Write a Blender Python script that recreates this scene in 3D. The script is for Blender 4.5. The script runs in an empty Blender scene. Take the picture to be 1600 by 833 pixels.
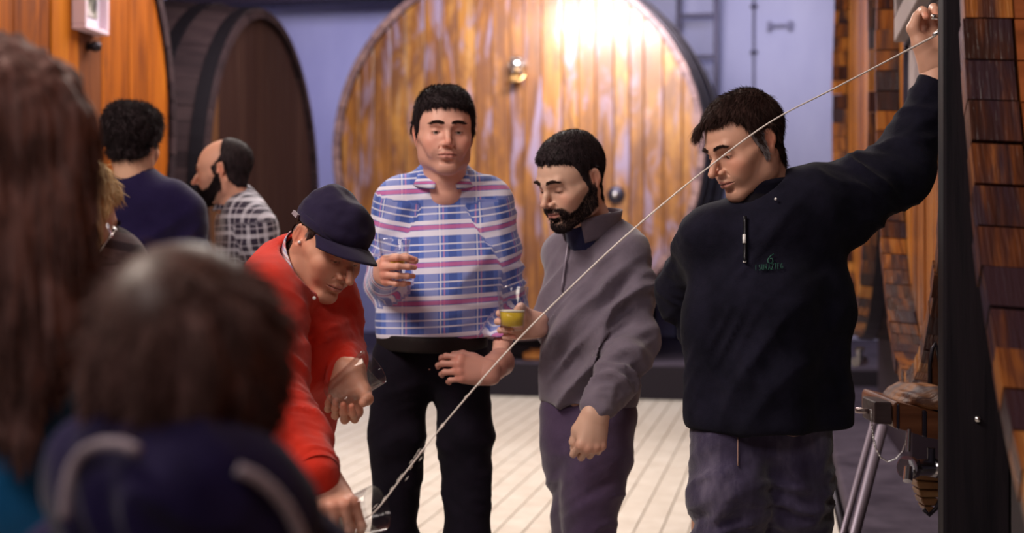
import bpy, bmesh, math, random
import numpy as np
from mathutils import Vector, Matrix
random.seed(7)
RNG = np.random.default_rng(11)
C = bpy.context.scene.collection
# ------------------------------------------------------------------ camera
F = 2000.0          # focal length in px of the 1600 px wide frame
EYE = 1.34          # camera height
HOR = 379.0         # horizon row in the photograph
cam_d = bpy.data.cameras.new('camera'); cam = bpy.data.objects.new('camera', cam_d); C.objects.link(cam)
cam.location = (0, 0, EYE); cam.rotation_euler = (math.pi/2, 0, 0)
cam_d.sensor_width = 36; cam_d.lens = 45.0; cam_d.shift_y = -37.5/1600
cam_d.clip_start = 0.05
cam_d.dof.use_dof = True; cam_d.dof.focus_distance = 2.95; cam_d.dof.aperture_fstop = 2.5
bpy.context.scene.camera = cam
# ------------------------------------------------------------------ world, light, exposure
w = bpy.data.worlds.new('world'); bpy.context.scene.world = w; w.use_nodes = True
w.node_tree.nodes['Background'].inputs[0].default_value = (0.30, 0.24, 0.50, 1)
w.node_tree.nodes['Background'].inputs[1].default_value = 0.13
vs = bpy.context.scene.view_settings
vs.view_transform = 'Standard'; vs.look = 'None'; vs.gamma = 1; vs.use_curve_mapping = False
vs.exposure = 0.0
def area(name, loc, target, sx, sy, power, col):
    d = bpy.data.lights.new(name, 'AREA'); d.shape = 'RECTANGLE'; d.size = sx; d.size_y = sy
    d.energy = power; d.color = col
    o = bpy.data.objects.new(name, d); C.objects.link(o); o.location = loc
    o.rotation_euler = (Vector(target)-Vector(loc)).to_track_quat('-Z', 'Y').to_euler()
    return o
area('ceiling_light_hall',  (-0.4, 7.2, 3.9), (-0.4, 7.0, 0), 2.2, 2.6, 250, (1.0, 0.91, 0.84))
area('ceiling_light_front', (-1.9, 1.7, 3.7), (0.4, 3.2, 1.1), 1.4, 1.0, 105, (1.0, 0.86, 0.74))
area('ceiling_light_cask',  (0.60, 9.85, 3.50), (0.52, 11.1, 3.15), 1.5, 0.42, 120, (1.0, 0.93, 0.92))
area('ceiling_light_wall',  (2.4, 12.2, 4.0), (2.6, 13.8, 2.0), 1.6, 0.5, 25, (0.76, 0.74, 1.0))
area('ceiling_light_corner',(-2.0, 12.4, 4.0), (-1.8, 13.8, 2.2), 1.6, 0.5, 58, (0.72, 0.68, 1.0))
area('fill_light_back', (-0.9, -0.9, 3.7), (-0.2, 1.6, 1.1), 1.2, 0.8, 42, (1.0, 0.88, 0.84))  # unseen fill lamp added behind the camera to brighten the nearest figures
area('ceiling_light_row',   (0.1, 4.4, 3.9), (2.2, 4.6, 1.4), 0.8, 2.6, 17, (1.0, 0.80, 0.62))
area('ceiling_light_left',  (-0.9, 5.3, 3.9), (-2.4, 6.8, 1.9), 0.8, 1.2, 15, (1.0, 0.80, 0.62))

TH = math.atan(427/2000.0)                       # the room is turned this much to the camera
U = Vector((math.cos(TH), -math.sin(TH), 0)); W = Vector((math.sin(TH), math.cos(TH), 0))
def P(px, py, Y):                                # a direction in the photograph at depth Y -> point of the place
    return np.array([(px-800)/F*Y, Y, EYE-(py-HOR)/F*Y])
# ------------------------------------------------------------------ object helpers
def link(name, me, mat=None, parent=None, loc=None):
    o = bpy.data.objects.new(name, me); C.objects.link(o)
    if mat is not None and me is not None and not me.materials: me.materials.append(mat)
    if parent is not None: o.parent = parent
    if loc is not None: o.location = loc
    return o
def tag(o, label=None, cat=None, group=None, kind=None):
    if label: o['label'] = label
    if cat: o['category'] = cat
    if group: o['group'] = group
    if kind: o['kind'] = kind
    return o
def empty(name, loc=(0, 0, 0), rz=0.0):
    o = bpy.data.objects.new(name, None); C.objects.link(o); o.location = loc; o.rotation_euler = (0, 0, rz)
    o.empty_display_size = .1
    return o
def mesh_np(name, V, Fc, smooth=True):
    me = bpy.data.meshes.new(name)
    me.from_pydata([tuple(v) for v in np.asarray(V).tolist()], [], [tuple(f) for f in (Fc.tolist() if hasattr(Fc, 'tolist') else Fc)])
    me.polygons.foreach_set('use_smooth', [bool(smooth)]*len(me.polygons))
    me.update(); return me
def fast_mesh(name, V, Q, smooth=True):           # quads as an (n,4) array
    me = bpy.data.meshes.new(name); n = len(V); m = len(Q); k = Q.shape[1]
    me.vertices.add(n); me.vertices.foreach_set('co', np.asarray(V, np.float32).ravel())
    me.loops.add(m*k); me.loops.foreach_set('vertex_index', np.asarray(Q, np.int32).ravel())
    me.polygons.add(m); me.polygons.foreach_set('loop_start', np.arange(0, m*k, k, dtype=np.int32))
    try: me.polygons.foreach_set('loop_total', np.full(m, k, np.int32))
    except Exception: pass
    me.update(calc_edges=True); me.validate()
    me.polygons.foreach_set('use_smooth', np.full(len(me.polygons), bool(smooth))); return me
def col_attr(me, cols, name='Col'):
    a = me.attributes.new(name, 'FLOAT_COLOR', 'POINT')
    a.data.foreach_set('color', np.concatenate([np.clip(cols, 0, 1), np.ones((len(cols), 1))], 1).astype(np.float32).ravel())
def vec_attr(me, vec, name='PUV'):
    a = me.attributes.new(name, 'FLOAT_VECTOR', 'POINT'); a.data.foreach_set('vector', vec.astype(np.float32).ravel())
def box_bm(bm, lo, hi, M=None, bev=0.0):
    r = bmesh.ops.create_cube(bm, size=1)
    vs_ = r['verts']
    for v in vs_:
        v.co = Vector([(lo[i]+hi[i])/2 + v.co[i]*(hi[i]-lo[i]) for i in range(3)])
    if bev > 0:
        es = list({e for v in vs_ for e in v.link_edges})
        rb = bmesh.ops.bevel(bm, geom=es, offset=bev, segments=1, affect='EDGES', profile=.5)
        vs_ = list({v for f in rb['faces'] for v in f.verts} | {v for v in vs_ if v.is_valid})
    if M is not None:
        for v in vs_: v.co = M @ v.co
    return vs_
def bm_mesh(bm, name, smooth=False):
    bmesh.ops.recalc_face_normals(bm, faces=bm.faces)
    me = bpy.data.meshes.new(name); bm.to_mesh(me); bm.free()
    if smooth:
        for p in me.polygons: p.use_smooth = True
    return me
def box(name, lo, hi, mat, parent=None, bev=0.0, M=None):
    bm = bmesh.new(); box_bm(bm, lo, hi, M, bev)
    return link(name, bm_mesh(bm, name), mat, parent)
def tube_np(pts, rad, seg=10, caps=True):
    pts = np.asarray(pts, float); n = len(pts); rad = np.broadcast_to(rad, (n,))
    T = np.gradient(pts, axis=0); T /= np.linalg.norm(T, axis=1)[:, None]+1e-9
    up = np.array([0, 0, 1.]) if abs(T[0][2]) < .9 else np.array([1., 0, 0])
    V = []; a = np.cross(T[0], up); a /= np.linalg.norm(a)
    for i in range(n):
        a = a-T[i]*a.dot(T[i]); a /= np.linalg.norm(a)+1e-9; b = np.cross(T[i], a)
        for s in range(seg):
            t = 2*math.pi*s/seg; V.append(pts[i]+rad[i]*(math.cos(t)*a+math.sin(t)*b))
    Fc = []
    for i in range(n-1):
        for s in range(seg):
            s2 = (s+1) % seg; Fc.append((i*seg+s, i*seg+s2, (i+1)*seg+s2, (i+1)*seg+s))
    if caps:
        Fc.append(tuple(range(seg))[::-1]); Fc.append(tuple((n-1)*seg+s for s in range(seg)))
    return V, Fc
def tube(name, pts, rad, mat, parent=None, seg=10):
    V, Fc = tube_np(pts, rad, seg); return link(name, mesh_np(name, np.array(V), Fc), mat, parent)
def lathe(name, prof, mat, parent=None, seg=40, M=None, smooth=True):
    V = []; Fc = []
    for (r, z) in prof:
        for s in range(seg):
            t = 2*math.pi*s/seg; V.append(Vector((r*math.cos(t), r*math.sin(t), z)))
    if M is not None: V = [M @ v for v in V]
    for i in range(len(prof)-1):
        for s in range(seg):
            s2 = (s+1) % seg; Fc.append((i*seg+s, i*seg+s2, (i+1)*seg+s2, (i+1)*seg+s))
    return link(name, mesh_np(name, np.array([tuple(v) for v in V]), Fc, smooth), mat, parent)
# ------------------------------------------------------------------ node materials
def mat(name, col=(.5, .5, .5), rough=.6, metal=0.0, spec=.5, **kw):
    m = bpy.data.materials.new(name); m.use_nodes = True
    b = m.node_tree.nodes['Principled BSDF']
    b.inputs['Base Color'].default_value = (*col, 1); b.inputs['Roughness'].default_value = rough
    b.inputs['Metallic'].default_value = metal; b.inputs['Specular IOR Level'].default_value = spec
    for k, v in kw.items(): b.inputs[k].default_value = v
    return m
class NT:
    def __init__(s, m): s.t = m.node_tree; s.n = s.t.nodes; s.b = s.n['Principled BSDF']
    def add(s, typ, **kw):
        x = s.n.new(typ)
        for k, v in kw.items(): setattr(x, k, v)
        return x
    def L(s, a, b): s.t.links.new(a, b)
    def coord(s, scale=(1, 1, 1), src='Object', rnd=False):
        tc = s.add('ShaderNodeTexCoord'); mp = s.add('ShaderNodeMapping'); mp.inputs['Scale'].default_value = scale
        out = tc.outputs[src]
        if rnd:
            oi = s.add('ShaderNodeObjectInfo'); mu = s.add('ShaderNodeMath', operation='MULTIPLY'); mu.inputs[1].default_value = 57.0
            s.L(oi.outputs['Random'], mu.inputs[0])
            ad = s.add('ShaderNodeVectorMath', operation='ADD'); s.L(out, ad.inputs[0]); s.L(mu.outputs[0], ad.inputs[1]); out = ad.outputs[0]
        s.L(out, mp.inputs[0]); return mp.outputs[0]
    def noise(s, co, scale=5, detail=4, rough=.55, dist=0):
        x = s.add('ShaderNodeTexNoise'); x.inputs['Scale'].default_value = scale; x.inputs['Detail'].default_value = detail
        x.inputs['Roughness'].default_value = rough; x.inputs['Distortion'].default_value = dist
        s.L(co, x.inputs['Vector']); return x.outputs['Fac']
    def ramp(s, fac, stops, interp='LINEAR'):
        r = s.add('ShaderNodeValToRGB'); r.color_ramp.interpolation = interp
        e = r.color_ramp.elements
        while len(e) < len(stops): e.new(.5)
        for el, (p, c) in zip(e, stops): el.position = p; el.color = (*c, 1) if len(c) == 3 else c
        s.L(fac, r.inputs[0]); return r.outputs[0]
    def mix(s, fac, a, b, mode='MIX'):
        x = s.add('ShaderNodeMix', data_type='RGBA', blend_type=mode)
        for inp, v in ((x.inputs['Factor'], fac), (x.inputs[6], a), (x.inputs[7], b)):
            if hasattr(v, 'links'): s.L(v, inp)
            elif isinstance(v, (int, float)): inp.default_value = v
            else: inp.default_value = (*v, 1)
        return x.outputs[2]
    def math(s, op, a, b=None):
        x = s.add('ShaderNodeMath', operation=op)
        for i, v in ((0, a), (1, b)):
            if v is None: continue
            if hasattr(v, 'links'): s.L(v, x.inputs[i])
            else: x.inputs[i].default_value = v
        return x.outputs[0]
    def base(s, c): s.L(c, s.b.inputs['Base Color'])
    def rough(s, c): s.L(c, s.b.inputs['Roughness'])
    def bump(s, h, st=.3, dist=.01):
        x = s.add('ShaderNodeBump'); x.inputs['Strength'].default_value = st; x.inputs['Distance'].default_value = dist
        s.L(h, x.inputs['Height']); s.L(x.outputs[0], s.b.inputs['Normal'])
def wood(name, stops, rough=.35, axis=2, grain=9.0, stain=None, stain_amt=(.5, .7), bump=.25, spec=.5, coat=0.0, obj_var=.35, mottle=None):
    """long-grain wood, grain along local `axis`, each piece with its own tone"""
    m = mat(name, (.4, .2, .1), rough, 0, spec); n = NT(m)
    sc = [grain]*3; sc[axis] = grain*.07
    co = n.coord(tuple(sc), rnd=True)
    g = n.noise(co, 2.2, 6, .62, .6)
    oi = n.add('ShaderNodeObjectInfo'); rv = n.math('MULTIPLY', n.math('SUBTRACT', oi.outputs['Random'], .5), obj_var)
    c = n.ramp(n.math('ADD', g, rv), stops)
    sc2 = [4.0]*3; sc2[axis] = .9
    if mottle:
        c = n.mix(n.ramp(n.noise(n.coord((1, 1, .40), rnd=True), 4.5, 6, .72, .5), [(.43, (0, 0, 0)), (.60, (.9, .9, .9))]), c, mottle)
    if stain is not None:
        st = n.noise(n.coord(tuple(sc2), rnd=True), 1.6, 6, .6, .8)
        f = n.ramp(st, [(stain_amt[0], (0, 0, 0)), (stain_amt[1], (1, 1, 1))])
        c = n.mix(f, c, stain)
    n.base(c); fine = [grain*6]*3; fine[axis] = grain*.4
    n.bump(n.math('ADD', n.noise(n.coord(tuple(fine), rnd=True), 2.0, 3), g), bump, .004)
    n.rough(n.ramp(g, [(.3, (rough*.75,)*3), (.75, (min(1, rough*1.35),)*3)]))
    if coat: n.b.inputs['Coat Weight'].default_value = coat; n.b.inputs['Coat Roughness'].default_value = .18
    return m
# ================================================================== implicit surfaces (bodies and clothes)
def vnoise(p, seed=0):
    """smooth value noise of points (n,3), 0..1"""
    r = np.random.default_rng(seed+100).random((32, 32, 32)).astype(np.float32)
    p = np.asarray(p, np.float32); i = np.floor(p).astype(np.int64); f = p-i; f = f*f*(3-2*f)
    x0, y0, z0 = (i[:, 0] % 32, i[:, 1] % 32, i[:, 2] % 32); x1, y1, z1 = (x0+1) % 32, (y0+1) % 32, (z0+1) % 32
    fx, fy, fz = f[:, 0], f[:, 1], f[:, 2]
    a = r[x0, y0, z0]*(1-fx)+r[x1, y0, z0]*fx; b = r[x0, y1, z0]*(1-fx)+r[x1, y1, z0]*fx
    c = r[x0, y0, z1]*(1-fx)+r[x1, y0, z1]*fx; d = r[x0, y1, z1]*(1-fx)+r[x1, y1, z1]*fx
    return (a*(1-fy)+b*fy)*(1-fz)+(c*(1-fy)+d*fy)*fz
def smin(a, b, k):
    if k <= 0: return np.minimum(a, b)
    h = np.maximum(k-np.abs(a-b), 0)/k
    return np.minimum(a, b)-h*h*k*.25
class SDF:
    def __init__(s): s.ops = []
    def cap(s, a, b, ra, rb=None, k=.02, sub=False):
        rb = ra if rb is None else rb; a = np.array(a, float); b = np.array(b, float)
        s.ops.append(('cap', (a, b, ra, rb), k, sub, np.minimum(a-ra, b-rb), np.maximum(a+ra, b+rb))); return s
    def chain(s, pts, rs, k=.02):
        for i in range(len(pts)-1): s.cap(pts[i], pts[i+1], rs[i], rs[i+1], k)
        return s
    def ell(s, c, r, k=.02, sub=False, R=None):
        c = np.array(c, float); r = np.array(r, float); m = r.max() if R is not None else r
        s.ops.append(('ell', (c, r, R), k, sub, c-m, c+m)); return s
    def sph(s, c, r, k=.02, sub=False): return s.ell(c, (r, r, r), k, sub)
    def cut(s, n, p, k=.0):          # keep the side where n.(x-p) < 0
        n = np.array(n, float); n /= np.linalg.norm(n)
        s.ops.append(('cut', (n, np.array(p, float)), k, True, None, None)); return s
    def grid(s, h, pad=.02):
        los = np.array([o[4] for o in s.ops if o[0] != 'cut' and not o[3]]); his = np.array([o[5] for o in s.ops if o[0] != 'cut' and not o[3]])
        lo = los.min(0)-pad; hi = his.max(0)+pad
        n = np.ceil((hi-lo)/h).astype(int)+1
        ax = [(lo[i]+h*np.arange(n[i])).astype(np.float32) for i in range(3)]
        D = np.full(n, .3, np.float32)
        for typ, pr, k, sub, a, b in s.ops:
            if typ == 'cut':
                nn, p = pr
                d = (nn[0]*(ax[0]-p[0]))[:, None, None]+(nn[1]*(ax[1]-p[1]))[None, :, None]+(nn[2]*(ax[2]-p[2]))[None, None, :]
                D = -smin(-D, -d.astype(np.float32), k) if k > 0 else np.maximum(D, d.astype(np.float32)); continue
            mg = max(k, 3*h)+.004
            i0 = np.clip(np.floor((a-mg-lo)/h).astype(int), 0, n); i1 = np.clip(np.ceil((b+mg-lo)/h).astype(int)+1, 0, n)
            if np.any(i1 <= i0): continue
            X = ax[0][i0[0]:i1[0]][:, None, None]; Y = ax[1][i0[1]:i1[1]][None, :, None]; Z = ax[2][i0[2]:i1[2]][None, None, :]
            if typ == 'cap':
                A, B, ra, rb = pr; ba = B-A; L = max(ba.dot(ba), 1e-9)
                t = ((X-A[0])*ba[0]+(Y-A[1])*ba[1]+(Z-A[2])*ba[2])/L; t = np.clip(t, 0, 1)
                d = np.sqrt((X-A[0]-t*ba[0])**2+(Y-A[1]-t*ba[1])**2+(Z-A[2]-t*ba[2])**2)-(ra+(rb-ra)*t)
            else:
                c, r, R = pr; x, y, z = X-c[0], Y-c[1], Z-c[2]
                if R is not None:
                    x, y, z = (R[0, 0]*x+R[1, 0]*y+R[2, 0]*z, R[0, 1]*x+R[1, 1]*y+R[2, 1]*z, R[0, 2]*x+R[1, 2]*y+R[2, 2]*z)
                k0 = np.sqrt((x/r[0])**2+(y/r[1])**2+(z/r[2])**2); k1 = np.sqrt((x/r[0]**2)**2+(y/r[1]**2)**2+(z/r[2]**2)**2)+1e-6
                d = k0*(k0-1)/k1
            d = d.astype(np.float32); sl = (slice(i0[0], i1[0]), slice(i0[1], i1[1]), slice(i0[2], i1[2]))
            if sub: D[sl] = -smin(-D[sl], d, k)
            else: D[sl] = smin(D[sl], d, k)
        return D, lo, ax
    def mesh(s, h, pad=.02, post=None):
        D, lo, ax = s.grid(h, pad)
        if post is not None: D = post(D, ax)
        return surfnet(D, lo, h)
def surfnet(D, lo, h):
    for a in range(3):                     # close at the borders
        sl = [slice(None)]*3
        for e in (0, -1): sl[a] = e; D[tuple(sl)] = np.maximum(D[tuple(sl)], 1e-4)
    S = D < 0; nx, ny, nz = D.shape
    cnt = np.zeros((nx-1, ny-1, nz-1), np.int8)
    for a in (0, 1):
        for b in (0, 1):
            for c in (0, 1): cnt += S[a:nx-1+a, b:ny-1+b, c:nz-1+c]
    m = (cnt > 0) & (cnt < 8); I, J, K = np.nonzero(m); N = len(I)
    idx = np.full(m.shape, -1, np.int64); idx[I, J, K] = np.arange(N)
    acc = np.zeros((N, 3)); w = np.zeros(N)
    cor = [(a, b, c) for a in (0, 1) for b in (0, 1) for c in (0, 1)]
    val = {q: D[I+q[0], J+q[1], K+q[2]] for q in cor}
    for q in cor:
        for a in range(3):
            if q[a]: continue
            r = list(q); r[a] = 1; r = tuple(r); d0, d1 = val[q], val[r]
            x = (d0 < 0) != (d1 < 0); t = np.where(x, d0/(d0-d1+1e-12*(d0 == d1)), 0)
            for c in range(3): acc[:, c] += np.where(x, q[c]+(t if c == a else 0), 0)
            w += x
    V = acc/w[:, None]+np.stack([I, J, K], 1); V = V*h+lo
    Q = []
    for a in range(3):
        b, c = (a+1) % 3, (a+2) % 3
        s0 = [slice(None)]*3; s1 = [slice(None)]*3; s0[a] = slice(0, -1); s1[a] = slice(1, None)
        for q in (b, c): s0[q] = slice(1, -1); s1[q] = slice(1, -1)
        A, B = S[tuple(s0)], S[tuple(s1)]; x = np.nonzero(A != B); fl = A[x]
        ii = [None]*3; ii[a] = x[a]; ii[b] = x[b]+1; ii[c] = x[c]+1
        def g(db, dc):
            t = list(ii); t[b] = t[b]-db; t[c] = t[c]-dc; return idx[t[0], t[1], t[2]]
        q4 = np.stack([g(1, 1), g(0, 1), g(0, 0), g(1, 0)], 1); q4[~fl] = q4[~fl][:, ::-1]; Q.append(q4)
    Q = np.concatenate(Q); Q = Q[(Q >= 0).all(1)]
    return V, Q
def normals(V, Q):
    n = np.cross(V[Q[:, 2]]-V[Q[:, 0]], V[Q[:, 3]]-V[Q[:, 1]]); N = np.zeros_like(V)
    for i in range(4): np.add.at(N, Q[:, i], n)
    return N/(np.linalg.norm(N, axis=1)[:, None]+1e-12)
def keep(V, Q, mask_v):
    q = Q[mask_v[Q].all(1)]; used = np.unique(q); mp = np.full(len(V), -1); mp[used] = np.arange(len(used))
    return V[used], mp[q], used
def basis(fw, up):
    """columns X, Y(=fw), Z(~up)"""
    y = np.array(fw, float); y /= np.linalg.norm(y); z = np.array(up, float); z = z-y*z.dot(y); z /= np.linalg.norm(z)
    return np.stack([np.cross(y, z), y, z], 1)
def rot(yaw, pitch, roll=0):
    return np.array(Matrix.Rotation(math.radians(yaw), 3, 'Z') @ Matrix.Rotation(math.radians(pitch), 3, 'X') @ Matrix.Rotation(math.radians(roll), 3, 'Y'))
def folds(V, N, segs, seed=0):
    """cloth folds: segs = list of (a, b, radius, amplitude, across, along, skew) ; ridges run around / along the segment"""
    out = V.copy()
    for si, (a, b, rad, amp, wl, stretch, skew) in enumerate(segs):
        a = np.array(a); b = np.array(b); ax = b-a; L = np.linalg.norm(ax); ax = ax/L
        t = (V-a) @ ax; d = np.linalg.norm(V-a-np.clip(t, 0, L)[:, None]*ax, axis=1)
        wgt = np.clip(1.35-d/rad, 0, 1)*np.clip(1.2-np.abs(t-L/2)/(L*.62), 0, 1)
        s1 = np.cross(ax, [0.3, 1, .2]); s1 /= np.linalg.norm(s1); s2 = np.cross(ax, s1)
        rel = V-a; u = (rel @ s1); v = rel @ s2
        q = np.stack([(t+skew*u+.5*skew*v)/wl, u/(wl*stretch), v/(wl*stretch)], 1)
        q[:, 0] += 1.2*vnoise(q*.4+5, seed+si+31)
        r = 1-np.abs(2*vnoise(q+seed*3.1+si, seed+si)-1); r = r**1.6
        r2 = 1-np.abs(2*vnoise(q*2.1+9, seed+si+7)-1)
        out += N*((r-.5)*amp*1.7+(r2-.5)*amp*.6)[:, None]*wgt[:, None]
    return out
# ------------------------------------------------------------------ strands of hair as thin tapering prisms
def strand_mesh(name, P0, D0, D1, length, rad, steps=4, wob=.15, mat_=None, parent=None, curlf=None, seed=3):
    rg = np.random.default_rng(seed); n = len(P0)
    length = np.broadcast_to(length, (n,))*rg.uniform(.7, 1.15, n)
    pts = [P0]; p = P0.copy()
    jit = rg.normal(size=(n, 3))*wob
    for i in range(steps):
        t = (i+.5)/steps
        d = D0*(1-t)+D1*t+jit*(.4+t)
        if curlf is not None: d = d+curlf(p, t)
        d /= np.linalg.norm(d, axis=1)[:, None]+1e-9
        p = p+d*(length/steps)[:, None]; pts.append(p)
    pts = np.array(pts)                                   # steps+1, n, 3
    T = pts[-1]-pts[0]; T /= np.linalg.norm(T, axis=1)[:, None]+1e-9
    a = np.cross(T, rg.normal(size=(n, 3))); a /= np.linalg.norm(a, axis=1)[:, None]+1e-9; b = np.cross(T, a)
    V = []; S = steps+1
    for i in range(S):
        r = rad*(1-.8*(i/steps)**1.5)
        for s in range(3):
            th = 2*math.pi*s/3; V.append(pts[i]+r*(math.cos(th)*a+math.sin(th)*b))
    V = np.array(V).transpose(1, 0, 2).reshape(-1, 3)
    base = (np.arange(n)*S*3)[:, None]; Q = []
    for i in range(steps):
        for s in range(3):
            s2 = (s+1) % 3; Q.append(base+np.array([[i*3+s, i*3+s2, (i+1)*3+s2, (i+1)*3+s]]))
    Q = np.concatenate(Q)
    return V, Q
def sample(V, Q, n, seed=0, wfun=None):
    rg = np.random.default_rng(seed); c = V[Q].mean(1); ar = np.linalg.norm(np.cross(V[Q[:, 2]]-V[Q[:, 0]], V[Q[:, 3]]-V[Q[:, 1]]), axis=1)
    if wfun is not None: ar = ar*wfun(c)
    f = rg.choice(len(Q), n, p=ar/ar.sum()); u = rg.random((n, 2))
    A, B, Cc, D = (V[Q[f, i]] for i in range(4))
    p = (A*(1-u[:, :1])+B*u[:, :1])*(1-u[:, 1:])+(D*(1-u[:, :1])+Cc*u[:, :1])*u[:, 1:]
    N = normals(V, Q); return p, N[Q[f, 0]]
def join(parts):
    Vs, Qs, o = [], [], 0
    for V, Q in parts: Vs.append(V); Qs.append(Q+o); o += len(V)
    return np.concatenate(Vs), np.concatenate(Qs)
# ================================================================== people
def skin_mat():
    m = mat('skin', (.7, .45, .35), .48, 0, .4); n = NT(m)
    a = n.add('ShaderNodeAttribute', attribute_name='Col')
    co = n.coord((1, 1, 1)); nz = n.noise(co, 55, 3, .6)
    c = n.mix(n.math('MULTIPLY', nz, .35), a.outputs['Color'], (.62, .26, .2), 'MIX')
    c = n.mix(.35, a.outputs['Color'], c); n.base(c)
    n.b.inputs['Subsurface Weight'].default_value = .12; n.b.inputs['Subsurface Radius'].default_value = (.012, .005, .003)
    n.b.inputs['Subsurface Scale'].default_value = .6
    n.bump(n.noise(co, 420, 3, .6), .12, .002)
    return m
def hair_mat(name, col, rough=.42):
    m = mat(name, col, rough+.2, 0, .10); n = NT(m)
    nz = n.noise(n.coord((1, 1, .25)), 90, 3, .6)
    n.base(n.ramp(nz, [(.3, tuple(c*.55 for c in col)), (.7, tuple(min(1, c*1.6) for c in col))])); return m
def attr_mat(name, rough=.5, spec=.3):
    m = mat(name, (.5, .5, .5), rough, 0, spec); n = NT(m)
    a = n.add('ShaderNodeAttribute', attribute_name='Col'); n.base(a.outputs['Color']); return m
MS = skin_mat()
M_HAIR_DK = hair_mat('dark_brown_hair', (.035, .018, .016)); M_HAIR_BK = hair_mat('black_hair', (.022, .015, .018))
M_HAIR_BR = hair_mat('brown_hair', (.095, .050, .045)); M_HAIR_BL = hair_mat('blond_hair', (.75, .48, .27))
M_HAIR_GREY = hair_mat('greying_hair', (.22, .19, .20)); M_HAIR_MID = hair_mat('warm_brown_hair', (.13, .070, .062))
M_EYE = attr_mat('eyeball', .15, .6)

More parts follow.
